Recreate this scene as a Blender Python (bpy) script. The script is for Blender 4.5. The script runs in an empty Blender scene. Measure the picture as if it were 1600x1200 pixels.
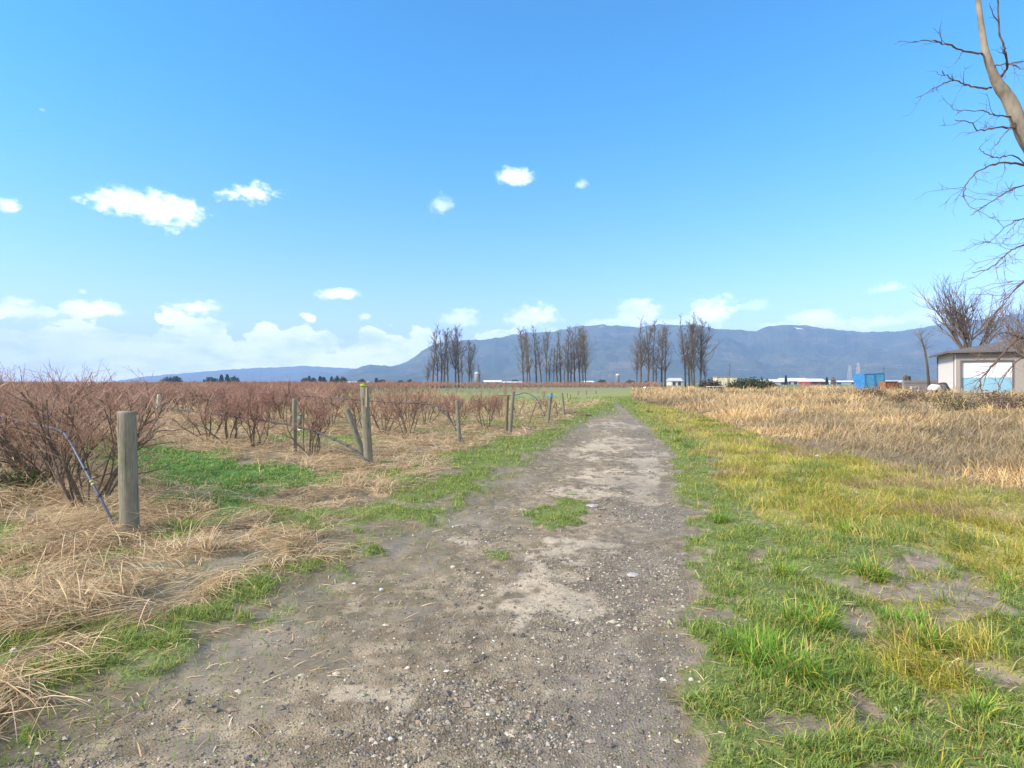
import bpy, math, random
import numpy as np
from mathutils import Vector, Matrix

C = bpy.context.scene.collection
SC = bpy.context.scene
RNG = np.random.default_rng(7)
random.seed(7)
R = math.radians
CAM_H = 1.5
F = 889.0          # focal length in pixels of the 1600 wide photograph
HY = 598.0         # horizon row

# ------------------------------------------------------------------ camera
cam_d = bpy.data.cameras.new('camera')
cam_d.sensor_width = 36.0
cam_d.lens = 20.0
cam_d.shift_y = -2.0 / 1600.0
cam_d.clip_start = 0.05
cam_d.clip_end = 60000.0
cam = bpy.data.objects.new('camera', cam_d)
C.objects.link(cam)
cam.location = (0, 0, CAM_H)
cam.rotation_euler = (R(90), 0, 0)
SC.camera = cam

# ------------------------------------------------------------------ light
SUN_EL, SUN_AZ = R(34), R(-110)       # azimuth from +Y (view direction), clockwise positive
sun_dir = Vector((math.sin(SUN_AZ) * math.cos(SUN_EL), math.cos(SUN_AZ) * math.cos(SUN_EL), math.sin(SUN_EL)))
sd = bpy.data.lights.new('sun', 'SUN')
sd.energy = 3.2
sd.angle = R(9)
sd.color = (1.0, 0.90, 0.78)
sun = bpy.data.objects.new('sun', sd)
C.objects.link(sun)
sun.rotation_euler = sun_dir.to_track_quat('Z', 'Y').to_euler()
sun.location = (0, 0, 50)

SC.view_settings.view_transform = 'Standard'
SC.view_settings.look = 'None'
SC.view_settings.gamma = 1
SC.view_settings.use_curve_mapping = False
SC.view_settings.exposure = 1.45
SC.cycles.use_denoising = True
SC.cycles.volume_bounces = 0
SC.cycles.max_bounces = 6
SC.cycles.transparent_max_bounces = 8

# ------------------------------------------------------------------ node helpers
class NT:
    def __init__(s, tree):
        s.t = tree; s.t.nodes.clear()
    def n(s, typ, ins=None, **props):
        nd = s.t.nodes.new(typ)
        for k, v in props.items():
            setattr(nd, k, v)
        if ins:
            for k, v in ins.items():
                s.set(nd.inputs[k], v)
        return nd
    def set(s, sock, v):
        if isinstance(v, bpy.types.NodeSocket):
            s.t.links.new(v, sock)
        elif isinstance(v, bpy.types.Node):
            s.t.links.new(v.outputs[0], sock)
        else:
            if hasattr(sock.default_value, '__len__') and not hasattr(v, '__len__'):
                v = [v] * len(sock.default_value)
            if hasattr(sock.default_value, '__len__') and len(sock.default_value) == 4 and len(v) == 3:
                v = (*v, 1)
            sock.default_value = v
    def m(s, op, a, b=None, c=None, clamp=False):
        nd = s.t.nodes.new('ShaderNodeMath'); nd.operation = op; nd.use_clamp = clamp
        s.set(nd.inputs[0], a)
        if b is not None: s.set(nd.inputs[1], b)
        if c is not None: s.set(nd.inputs[2], c)
        return nd.outputs[0]
    def mix(s, f, a, b, blend='MIX'):
        nd = s.t.nodes.new('ShaderNodeMix'); nd.data_type = 'RGBA'; nd.blend_type = blend
        s.set(nd.inputs[0], f); s.set(nd.inputs[6], a); s.set(nd.inputs[7], b)
        return nd.outputs[2]
    def noise(s, vec, scale, detail=3, rough=0.55, out=0, **kw):
        nd = s.t.nodes.new('ShaderNodeTexNoise')
        if vec is not None: s.set(nd.inputs['Vector'], vec)
        nd.inputs['Scale'].default_value = scale
        nd.inputs['Detail'].default_value = detail
        nd.inputs['Roughness'].default_value = rough
        for k, v in kw.items(): nd.inputs[k].default_value = v
        return nd.outputs[out]
    def ss(s, v, a, b):
        nd = s.t.nodes.new('ShaderNodeMapRange'); nd.interpolation_type = 'SMOOTHSTEP'
        s.set(nd.inputs[0], v); s.set(nd.inputs[1], a); s.set(nd.inputs[2], b)
        nd.inputs[3].default_value = 0; nd.inputs[4].default_value = 1
        return nd.outputs[0]
    def ramp(s, f, stops):
        nd = s.t.nodes.new('ShaderNodeValToRGB')
        el = nd.color_ramp.elements
        while len(el) < len(stops): el.new(0.5)
        for e, (p, c) in zip(el, stops):
            e.position = p; e.color = (*c, 1)
        s.set(nd.inputs[0], f)
        return nd.outputs[0]

def new_mat(name):
    m = bpy.data.materials.new(name); m.use_nodes = True
    t = NT(m.node_tree)
    out = t.n('ShaderNodeOutputMaterial')
    return m, t, out

def principled(t, out, col, rough=0.8, bump=None, bstr=0.3, bdist=0.01, metal=0, spec=0.3):
    p = t.n('ShaderNodeBsdfPrincipled', {'Base Color': col, 'Roughness': rough, 'Metallic': metal, 'Specular IOR Level': spec})
    if bump is not None:
        b = t.n('ShaderNodeBump', {'Strength': bstr, 'Distance': bdist, 'Height': bump})
        t.set(p.inputs['Normal'], b.outputs[0])
    t.set(out.inputs['Surface'], p.outputs[0])
    return p

def simple(name, c1, c2=None, scale=6, rough=0.8, bstr=0.2, bdist=0.005, metal=0, stretch=(1, 1, 1), spec=0.3):
    m, t, out = new_mat(name)
    tc = t.n('ShaderNodeTexCoord').outputs['Object']
    mp = t.n('ShaderNodeMapping', {'Vector': tc, 'Scale': stretch}).outputs[0]
    nz = t.noise(mp, scale, 5, 0.6)
    col = t.mix(t.ss(nz, 0.3, 0.7), c1, c2 if c2 else tuple(x * 0.7 for x in c1))
    principled(t, out, col, rough, nz, bstr, bdist, metal, spec)
    return m

# ------------------------------------------------------------------ world: sky and clouds
def dirpx(px, py):
    x, y, z = (px - 800) / F, 1.0, (HY - py) / F
    return math.atan2(x, y), math.atan2(z, math.hypot(x, y))
W = bpy.data.worlds.new('World'); SC.world = W; W.use_nodes = True
t = NT(W.node_tree)
wout = t.n('ShaderNodeOutputWorld')
sky = t.n('ShaderNodeTexSky', sky_type='NISHITA', sun_disc=False, sun_elevation=SUN_EL, sun_rotation=SUN_AZ,
          altitude=0, air_density=1.0, dust_density=0.4, ozone_density=3.0)
gen = t.n('ShaderNodeTexCoord').outputs['Generated']
sp = t.n('ShaderNodeSeparateXYZ', {0: gen})
az = t.m('ARCTAN2', sp.outputs[0], sp.outputs[1])
hl = t.m('SQRT', t.m('ADD', t.m('MULTIPLY', sp.outputs[0], sp.outputs[0]), t.m('MULTIPLY', sp.outputs[1], sp.outputs[1])))
el = t.m('ARCTAN2', sp.outputs[2], hl)
ae = t.n('ShaderNodeCombineXYZ', {0: az, 1: el, 2: 0.0}).outputs[0]
aest = t.n('ShaderNodeMapping', {'Vector': ae, 'Scale': (1.0, 1.5, 1.0)}).outputs[0]
n1 = t.noise(aest, 17, 7, 0.62)
n2 = t.noise(aest, 70, 5, 0.6)
v1_ = t.n('ShaderNodeTexVoronoi', {'Vector': t.mix(0.04, aest, t.n('ShaderNodeTexNoise', {'Vector': aest, 'Scale': 20.0}).outputs['Color']), 'Scale': 15.0, 'Smoothness': 0.35, 'Detail': 2.0}, feature='SMOOTH_F1').outputs['Distance']
n3 = t.noise(t.n('ShaderNodeMapping', {'Vector': ae, 'Scale': (1.0, 2.6, 1.0)}).outputs[0], 9, 6, 0.6)
wob = t.m('ADD', t.m('ADD', t.m('MULTIPLY', t.m('SUBTRACT', n1, 0.5), 1.5), t.m('MULTIPLY', t.m('SUBTRACT', n2, 0.5), 1.5)), t.m('MULTIPLY', t.m('SUBTRACT', v1_, 0.82), 1.1))
clouds = [  # px, py, rx, ry (photo pixels), strength
    (248, 330, 82, 28, 1.0), (235, 318, 45, 22, 1), (395, 303, 52, 20, 1.0), (18, 321, 17, 14, .95), (805, 274, 26, 14, .55), (690, 318, 24, 15, .34),
    (908, 289, 11, 8, .3), (538, 460, 36, 8, .7), (148, 482, 56, 15, .95), (30, 485, 60, 22, .8), (305, 481, 34, 11, .9),
    (130, 455, 14, 6, .45), (570, 494, 16, 7, .6), (1000, 488, 34, 20, .55), (1120, 484, 34, 24, .8), (1387, 451, 34, 10, .4),
    (1180, 478, 22, 9, .25), (838, 494, 52, 16, .75), (1270, 497, 46, 16, .6), (1370, 505, 60, 12, .65), (1450, 495, 50, 14, .45),
    (1450, 466, 26, 10, .3), (66, 172, 8, 4, .2), (718, 500, 34, 14, .6), (1060, 505, 60, 10, .4), (960, 505, 60, 8, .5), (1210, 508, 50, 8, .5)]
tot = None
for (px, py, rx, ry, st) in clouds:
    a, e = dirpx(px, py)
    ra = abs(dirpx(px + rx, py)[0] - dirpx(px - rx, py)[0]) / 2
    re = abs(dirpx(px, py + ry)[1] - dirpx(px, py - ry)[1]) / 2
    mp = t.n('ShaderNodeMapping', {'Vector': ae, 'Location': (-a / ra, -e / re, 0), 'Scale': (1 / ra, 1 / re, 0)}).outputs[0]
    ln = t.n('ShaderNodeVectorMath', {0: mp}, operation='LENGTH').outputs['Value']
    d = t.m('ADD', ln, wob)
    k = t.m('MULTIPLY', t.ss(d, 1.25, 0.35), min(1, st * 1.15))
    tot = k if tot is None else t.m('MAXIMUM', tot, k)
# low cloud bank, thick to the left, thinning to the right
top = t.m('ADD', t.m('ADD', t.m('SUBTRACT', 0.152, t.m('MULTIPLY', v1_, 0.085)), t.m('MULTIPLY', az, -0.020)), t.m('ADD', t.m('MULTIPLY', t.m('SUBTRACT', n1, 0.5), 0.07), t.m('MULTIPLY', t.m('SUBTRACT', n2, 0.5), 0.03)))
bank = t.ss(t.m('SUBTRACT', top, el), -0.002, 0.010)
fade = t.m('MULTIPLY', t.ss(az, 0.18, -0.22), t.m('SUBTRACT', 0.97, t.m('MULTIPLY', t.ss(n3, 0.50, 0.68), 0.5)))
fade = t.m('ADD', fade, t.m('MULTIPLY', t.ss(az, -0.2, 0.2), 0.35))
bank = t.m('MULTIPLY', t.m('MULTIPLY', bank, fade), t.ss(el, -0.01, 0.01))
tot = t.m('MAXIMUM', tot, bank)
# broken cloud over the part of the sky the photo does not show (softens the light)
behind = t.m('MAXIMUM', t.ss(t.m('ABSOLUTE', az), 0.95, 1.35), t.ss(el, 0.75, 1.05))
n4 = t.noise(gen, 2.2, 6, 0.6)
tot = t.m('MAXIMUM', tot, t.m('MULTIPLY', t.m('MULTIPLY', behind, t.ss(n4, 0.38, 0.58)), t.ss(el, -0.01, 0.02)))
ccol = t.mix(t.ss(t.m('ADD', n3, t.m('MULTIPLY', n1, 0.5)), 0.62, 1.02), (1.0, 1.0, 1.0), (0.60, 0.70, 0.85))
# paler toward the horizon, deep azure above
skyc = t.n('ShaderNodeHueSaturation', {'Saturation': 1.22, 'Value': 1.0, 'Color': sky.outputs[0]}).outputs[0]
skyc = t.mix(1.0, skyc, t.mix(t.ss(el, -0.05, 0.50), (1.10, .84, .92), (.40, .93, 1.0)), 'MULTIPLY')
SKYV = 0.114
CLV = 0.80
skys = t.mix(1.0, skyc, (SKYV, SKYV, SKYV), 'MULTIPLY')
cls = t.mix(1.0, ccol, (CLV, CLV, CLV), 'MULTIPLY')
fin = t.mix(tot, skys, cls)
bg = t.n('ShaderNodeBackground', {'Color': fin, 'Strength': 1.0})
t.set(wout.inputs['Surface'], bg.outputs[0])

# ------------------------------------------------------------------ mesh helpers
def mesh_from(name, V, faces, mat=None, smooth=False, col=None, mats=None):
    """V (n,3) array; faces = list of int arrays (m,k)"""
    me = bpy.data.meshes.new(name)
    V = np.asarray(V, dtype=np.float32)
    me.vertices.add(len(V)); me.vertices.foreach_set('co', V.ravel())
    faces = [np.asarray(f, dtype=np.int32) for f in faces if len(f)]
    nl = sum(f.size for f in faces); npg = sum(len(f) for f in faces)
    me.loops.add(nl); me.polygons.add(npg)
    me.loops.foreach_set('vertex_index', np.concatenate([f.ravel() for f in faces]))
    tot_ = np.concatenate([np.full(len(f), f.shape[1], np.int32) for f in faces])
    st = np.concatenate([[0], np.cumsum(tot_)[:-1]]).astype(np.int32)
    me.polygons.foreach_set('loop_start', st)
    me.update(calc_edges=True)
    me.polygons.foreach_set('use_smooth', np.full(npg, bool(smooth)))
    if col is not None:
        for nm, arr in (col.items() if isinstance(col, dict) else [('col', col)]):
            a = me.attributes.new(nm, 'FLOAT_COLOR', 'POINT')
            arr = np.asarray(arr, np.float32)
            if arr.shape[1] == 3: arr = np.hstack([arr, np.ones((len(arr), 1), np.float32)])
            a.data.foreach_set('color', arr.ravel())
    if mat: me.materials.append(mat)
    me.validate()
    return me

def link(name, me, parent=None, loc=None, rz=0):
    o = bpy.data.objects.new(name, me); C.objects.link(o)
    if parent: o.parent = parent
    if loc is not None: o.location = loc
    if rz: o.rotation_euler = (0, 0, rz)
    return o

def tag(o, label=None, cat=None, group=None, kind=None):
    if label: o['label'] = label
    if cat: o['category'] = cat
    if group: o['group'] = group
    if kind: o['kind'] = kind
    return o

def empty(name, loc, label, cat, group=None, rz=0):
    o = bpy.data.objects.new(name, None); C.objects.link(o)
    o.location = loc; o.rotation_euler = (0, 0, rz); o.empty_display_size = 0.2
    return tag(o, label, cat, group)

class MB:
    """collects tubes, boxes and quads into one mesh"""
    def __init__(s): s.V = []; s.Q = []; s.T = []; s.n = 0
    def add(s, V, Q=None, T=None):
        V = np.asarray(V, float).reshape(-1, 3)
        if Q is not None and len(Q): s.Q.append(np.asarray(Q, int) + s.n)
        if T is not None and len(T): s.T.append(np.asarray(T, int) + s.n)
        s.V.append(V); s.n += len(V)
    def tube(s, pts, rad, sides=6, cap=True):
        pts = np.asarray(pts, float); n = len(pts)
        rad = np.broadcast_to(np.asarray(rad, float), (n,))
        tan = np.gradient(pts, axis=0); tan /= np.linalg.norm(tan, axis=1, keepdims=True) + 1e-9
        ref = np.array([0, 0, 1.0]) if abs(tan[0][2]) < 0.9 else np.array([1.0, 0, 0])
        u = np.cross(tan, ref); u /= np.linalg.norm(u, axis=1, keepdims=True) + 1e-9
        v = np.cross(tan, u)
        a = np.arange(sides) * 2 * math.pi / sides
        ring = (np.cos(a)[None, :, None] * u[:, None, :] + np.sin(a)[None, :, None] * v[:, None, :]) * rad[:, None, None] + pts[:, None, :]
        V = ring.reshape(-1, 3)
        i = np.arange(n - 1)[:, None] * sides; j = np.arange(sides)[None, :]; k = (j + 1) % sides
        Q = np.stack([i + j, i + k, i + sides + k, i + sides + j], -1).reshape(-1, 4)
        T = []
        if cap:
            V = np.vstack([V, pts[0], pts[-1]]); c0, c1 = len(V) - 2, len(V) - 1
            for q in range(sides):
                T.append((c0, (q + 1) % sides, q)); T.append((c1, (n - 1) * sides + q, (n - 1) * sides + (q + 1) % sides))
        s.add(V, Q, T)
    def box(s, c, size, rz=0, M=None):
        x, y, z = (d / 2 for d in size)
        V = np.array([(a, b, d) for a in (-x, x) for b in (-y, y) for d in (-z, z)])
        if M is not None: V = V @ np.array(M).T
        if rz:
            cs, sn = math.cos(rz), math.sin(rz); V = np.stack([V[:, 0] * cs - V[:, 1] * sn, V[:, 0] * sn + V[:, 1] * cs, V[:, 2]], 1)
        V = V + np.array(c)
        s.add(V, [(0, 1, 3, 2), (4, 6, 7, 5), (0, 4, 5, 1), (2, 3, 7, 6), (0, 2, 6, 4), (1, 5, 7, 3)])
    def build(s, name, mat, parent=None, smooth=False, loc=None, rz=0):
        me = s.mesh(name, mat, smooth)
        return link(name, me, parent, loc, rz)
    def mesh(s, name, mat, smooth=False):
        fs = []
        if s.Q: fs.append(np.vstack(s.Q))
        if s.T: fs.append(np.vstack(s.T))
        return mesh_from(name, np.vstack(s.V), fs, mat, smooth)

# value noise in numpy
_tab = np.random.default_rng(99).random((256, 256))
def vn(x, y, seed=0):
    x = x + seed * 17.31; y = y + seed * 9.77
    xi = np.floor(x).astype(int); yi = np.floor(y).astype(int)
    fx = x - xi; fy = y - yi
    fx = fx * fx * (3 - 2 * fx); fy = fy * fy * (3 - 2 * fy)
    g = lambda a, b: _tab[a & 255, b & 255]
    return (g(xi, yi) * (1 - fx) + g(xi + 1, yi) * fx) * (1 - fy) + (g(xi, yi + 1) * (1 - fx) + g(xi + 1, yi + 1) * fx) * fy
def fbm(x, y, s=1.0, seed=0, o=4):
    t_ = 0; a = 1; n_ = 0
    for k in range(o):
        t_ = t_ + a * vn(x * s * 2 ** k, y * s * 2 ** k, seed + k); n_ += a; a *= 0.5
    return np.clip((t_ / n_ - .5) * 1.7 + .5, 0, 1)
def sstep(v, a, b):
    q = np.clip((v - a) / (b - a), 0, 1); return q * q * (3 - 2 * q)
def interp(v, tab):
    a = np.array(tab, float); return np.interp(v, a[:, 0], a[:, 1])

# ------------------------------------------------------------------ ground layout
def gp(px, py, h=0.0):
    """point of the level ground (or height h) seen at a photo pixel"""
    d = F * (CAM_H - h) / (py - HY)
    return np.array([(px - 800) / F * d, d, h])
ROW = np.array([-0.76, 0.65])      # rows run away to the left
NRM = np.array([0.65, 0.76])
def us(X, Y): return X * ROW[0] + Y * ROW[1], X * NRM[0] + Y * NRM[1]
ROWS = [1.79, 5.99, 9.92, 13.1, 17.3, 20.3] + [20.3 + 3.6 * k for k in range(1, 60)]
def field_edge(s): return 6.5 + 0.44 * (s - 1.8)

TL = [(600, 955), (625, 955), (650, 925), (665, 900), (680, 878), (700, 850), (720, 820), (750, 775), (800, 700), (850, 625), (900, 535), (950, 440), (1000, 345), (1050, 240), (1133, 80), (1200, -60), (1500, -700)]
TR = [(600, 968), (625, 968), (650, 992), (665, 1012), (680, 1028), (700, 1045), (720, 1054), (750, 1060), (800, 1072), (850, 1084), (900, 1085), (950, 1082), (1000, 1075), (1050, 1085), (1100, 1100), (1133, 1112), (1200, 1135), (1500, 1230)]
SE = [(600, 905), (650, 905), (670, 860), (690, 795), (705, 742), (730, 712), (760, 655), (790, 560), (830, 525), (870, 500), (900, 430), (950, 310), (1000, 200), (1050, 110), (1100, 40), (1200, -60), (1500, -700)]
DB = [(985, 600), (990, 626), (1040, 636), (1100, 651), (1200, 688), (1300, 712), (1400, 735), (1500, 757), (1600, 778), (1900, 830), (2600, 900)]
MUD = [(1450, 925, 95, 24), (1515, 958, 70, 16), (1340, 968, 26, 34), (1400, 1108, 62, 20), (1345, 838, 26, 8), (1290, 880, 30, 10), (1560, 1040, 60, 20), (1180, 870, 22, 8), (1420, 880, 40, 12)]
PALE = [(858, 862, 40, 26), (838, 915, 46, 26), (820, 955, 34, 18), (900, 942, 34, 14), (965, 750, 62, 14), (905, 770, 40, 10), (930, 700, 60, 14), (945, 850, 24, 10), (1010, 760, 22, 30), (848, 892, 22, 26), (806, 975, 16, 14), (985, 1085, 24, 12), (760, 745, 50, 8), (930, 664, 60, 6), (720, 840, 40, 14), (560, 1090, 60, 20), (860, 1080, 40, 20), (1010, 720, 30, 12)]  # pale clay patches; the thin far strip is a puddle's shine painted in
WET = [(640, 840, 120, 9, -0.52), (480, 930, 130, 12, -0.5), (900, 666, 80, 5, 0), (770, 750, 40, 12, -.6), (320, 1040, 110, 10, -0.45)]

def zones(X, Y):
    Yc = np.maximum(Y, 0.9)
    py = HY + F * CAM_H / Yc; px = 800 + F * X / Yc
    mpx = Yc / F
    na = fbm(X, Y, 0.9, 3); nb = fbm(X, Y, 2.7, 11); nc = fbm(X, Y, 0.33, 21); nd = fbm(X, Y, 7.0, 31, 3)
    u, s = us(X, Y)
    wob = (na - 0.5) * 0.9 + (nb - 0.5) * 0.6 + (nd - 0.5) * 0.35
    dl = (px - interp(py, TL)) * mpx; dr = (interp(py, TR) - px) * mpx
    inside = np.minimum(dl * 0.8 + wob * 1.3 - 0.35, dr + wob * 0.75)
    track = sstep(inside, -0.22, 0.30)
    fargrass = sstep(py + (nb - .5) * 14, 636, 662)
    midgreen = (1 - fargrass) * sstep(nb + na, 0.55, 1.1)
    wheel = sstep(np.abs(px - interp(py, [(620, 960), (632, 963), (645, 973), (660, 985)])) * mpx + (nb - .5) * .35, 0.38, 0.12) * sstep(py, 624, 638) * sstep(py, 672, 650)
    track = np.clip(track * (1 - 0.93 * (1 - fargrass)) , 0, 1)
    track = np.maximum(track, wheel * 0.75)
    isl = np.sqrt(((px - 872 + (py - 806) * 0.2) / 42) ** 2 + ((py - 806) / 26) ** 2) + (nd - 0.5) * 0.7 + (nb - .5) * .5
    island = sstep(isl, 1.1, 0.85)
    isl2 = sstep(np.sqrt(((px - 775) / 22) ** 2 + ((py - 871) / 9) ** 2) + (nd - 0.5) * 1.2, 1.1, 0.6) * .7
    island = np.maximum(island, isl2)
    track = track * (1 - island) * (1 - 0.5 * sstep(dl + wob, 1.7, 0.1) * sstep(py, 740, 860))
    pale = np.zeros_like(X)
    for (a, b, ra, rb) in PALE:
        pale = np.maximum(pale, sstep(np.sqrt(((px - a) / ra) ** 2 + ((py - b) / rb) ** 2) + (nb - 0.5) * 1.8 + (nd - 0.5) * 1.6, 1.1, 0.75))
    pale = pale * track
    wet = np.zeros_like(X)
    for (a, b, ra, rb, an) in WET:
        dx, dy = px - a, py - b
        q = np.sqrt(((dx * math.cos(an) + dy * math.sin(an)) / ra) ** 2 + ((-dx * math.sin(an) + dy * math.cos(an)) / rb) ** 2)
        wet = np.maximum(wet, sstep(q + (nb - .5) * 1.3, 1.3, 0.5))
    mud = np.zeros_like(X)
    for (a, b, ra, rb) in MUD:
        mud = np.maximum(mud, sstep(np.sqrt(((px - a) / ra) ** 2 + ((py - b) / rb) ** 2) + (nb - 0.5) * 1.9 + (nd - .5) * 1.6, 0.8, 0.4))
    left = dl < 0.0 * X
    leftw = sstep(-dl, -0.3, 0.1); rightw = sstep(-dr, -0.3, 0.1)
    # ---- left of the track
    de = (px - interp(py, SE)) * mpx + wob * 0.9            # >0 : green fringe, <0 : straw
    straw = sstep(de, 0.25, -0.35) * leftw
    infield = sstep(u - field_edge(s) + wob * 0.6, -0.4, 0.6) * sstep(s, 0.3, 1.2)
    rs = np.array(ROWS); k = np.clip(np.searchsorted(rs, s), 1, len(rs) - 1)
    drow = np.minimum(np.abs(s - rs[k - 1]), np.abs(s - rs[k]))
    alley = sstep(drow + (nb - 0.5) * 1.4 + (na - 0.5) * 0.8, 0.75, 1.25)
    # alley between first two rows is lush clover, the others drier
    lush = np.where((s > 1.79) & (s < 5.99), 1.0, np.where(s < 1.8, 0.55, 0.38 + 0.25 * (s > 13)))
    lush = np.where(lush == 1.0, 1.15, lush)
    green_l = infield * alley * sstep(nc * 0.5 + nb * .5, 0.75 - 0.62 * lush, 0.95 - 0.62 * lush)
    fringe = (1 - straw) * leftw
    gfr = fringe * sstep(na * 0.35 + nb * 0.45 + nd * .2 + 0.12 * sstep(py, 900, 740) - 0.10 * sstep(dl, -0.5, 0), 0.38, 0.54)
    far = sstep(py, 660, 640)
    green_out = leftw * (1 - infield) * far
    gpatch = straw * (1 - infield) * sstep(na * .5 + nb * .5, 0.56, 0.66) * .9
    green = np.clip(green_l + gfr * (1 - infield) + green_out + gpatch, 0, 1)
    straw = np.clip(straw * (1 - green) + infield * (1 - alley) * 0.95, 0, 1) * (1 - 0.0)
    straw = straw * sstep(na * .4 + nb * .6, 0.30, 0.40)
    oldfield = infield * sstep(Y, 20, 40)
    # ---- right of the track
    bnd = interp(px, DB)
    tall = sstep((bnd - py) * mpx * np.maximum(Yc / 1.5, 1) + wob * 1.2, -0.3, 0.7) * (px > 985) * (Y > 5)
    rr = -dr
    yel = sstep(na * 0.5 + nb * 0.25 + nc * 0.3 + 0.36 * sstep(py, 980, 760) + 0.06 * sstep(rr, 0.3, 2.0) - 0.32 * sstep(rr, 1.2, 0.2), 0.60, 0.80)
    yel = yel * rightw * (1 - tall) * (1 - 0.9 * sstep(py, 655, 630) * sstep(px, 1060, 1000))
    greenr = rightw * (1 - tall) * (1 - mud) * (1 - yel)
    greenr = greenr * sstep(nb + 0.3 * nd + 0.3 * (na - .5), 0.16, 0.40)
    green = np.clip(np.where(rightw > 0.5, greenr, green) + island, 0, 1)
    green = np.where(midgreen * (1 - wheel) * (np.minimum(dl, dr) > -1) > green, midgreen * (1 - wheel), green)
    straw = straw * (1 - rightw)
    bare = (1 - track) * (1 - green) * (1 - straw) * (1 - yel) * (1 - tall)
    return dict(track=track, green=green, straw=straw, yel=yel * (1 - mud), tall=tall, mud=mud * rightw * .75, pale=pale, wet=wet, infield=infield,
                px=px, py=py, u=u, s=s, dl=dl, dr=dr, lush=green_l * (s < 6) * (s > 1.8), island=island, oldfield=oldfield, na=na, nb=nb, nc=nc)

def height(X, Y):
    """the lie of the land, without small bumps"""
    z = 0.45 * sstep(X * 0.80 + Y * 0.25, 26, 38) * sstep(Y, 22, 38) * sstep(Y, 220, 120)
    u, s = us(X, Y)
    # shallow ditch in the tall grass
    px = 800 + F * X / np.maximum(Y, 1)
    return z

def micro(X, Y, zz):
    z = (fbm(X, Y, 1.6, 41) - 0.5) * 0.045 * (1 - 0.6 * zz['track'])
    z = z + (fbm(X, Y, 9.0, 51, 3) - 0.5) * 0.022
    z = z - 0.012 * zz['wet'] - 0.03 * zz['mud'] * (0.5 + zz['nb'])
    z = z + 0.06 * zz['straw'] * zz['nb'] + 0.05 * zz['green'] * (1 - zz['track']) * zz['nb']
    # wheel ruts along the track
    z = z - 0.02 * zz['track'] * np.exp(-((zz['dr'] - 0.55) / 0.25) ** 2) - 0.02 * zz['track'] * np.exp(-((zz['dr'] - 2.1) / 0.25) ** 2)
    return z * sstep(Y, 120, 30)

def axis(a, b, fine, lo, hi, growth=1.07):
    """positions: step `fine` in [a,b], growing outward to lo / hi"""
    v = list(np.arange(a, b, fine)); st = fine
    while v[-1] < hi: st *= growth; v.append(v[-1] + st)
    st = fine
    w = []; x = a
    while x > lo: st *= growth; x -= st; w.append(x)
    return np.array(w[::-1] + v)
gx = axis(-6.0, 6.5, 0.03, -22000, 22000, 1.045)
gy = axis(1.6, 9.5, 0.03, -4000, 24000, 1.045)
GX, GY = np.meshgrid(gx, gy)
Zs = zones(GX, GY)
GZ = height(GX, GY) + micro(GX, GY, Zs)
nx, ny = len(gx), len(gy)
idx = np.arange(nx * ny).reshape(ny, nx)
Qg = np.stack([idx[:-1, :-1], idx[:-1, 1:], idx[1:, 1:], idx[1:, :-1]], -1).reshape(-1, 4)
fl = lambda k: np.clip(Zs[k], 0, 1).ravel()
att_a = np.stack([fl('track'), fl('green'), fl('straw'), fl('yel')], 1)
att_b = np.stack([fl('pale'), np.clip(fl('wet') + 0.0, 0, 1), fl('tall'), fl('mud')], 1)
att_c = np.stack([fl('lush'), fl('oldfield'), fl('infield'), np.clip(np.exp(-((Zs['dr'] - .35) / .45) ** 2) * Zs['track'] * (Zs['nb'] + .2), 0, 1).ravel()], 1)

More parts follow.
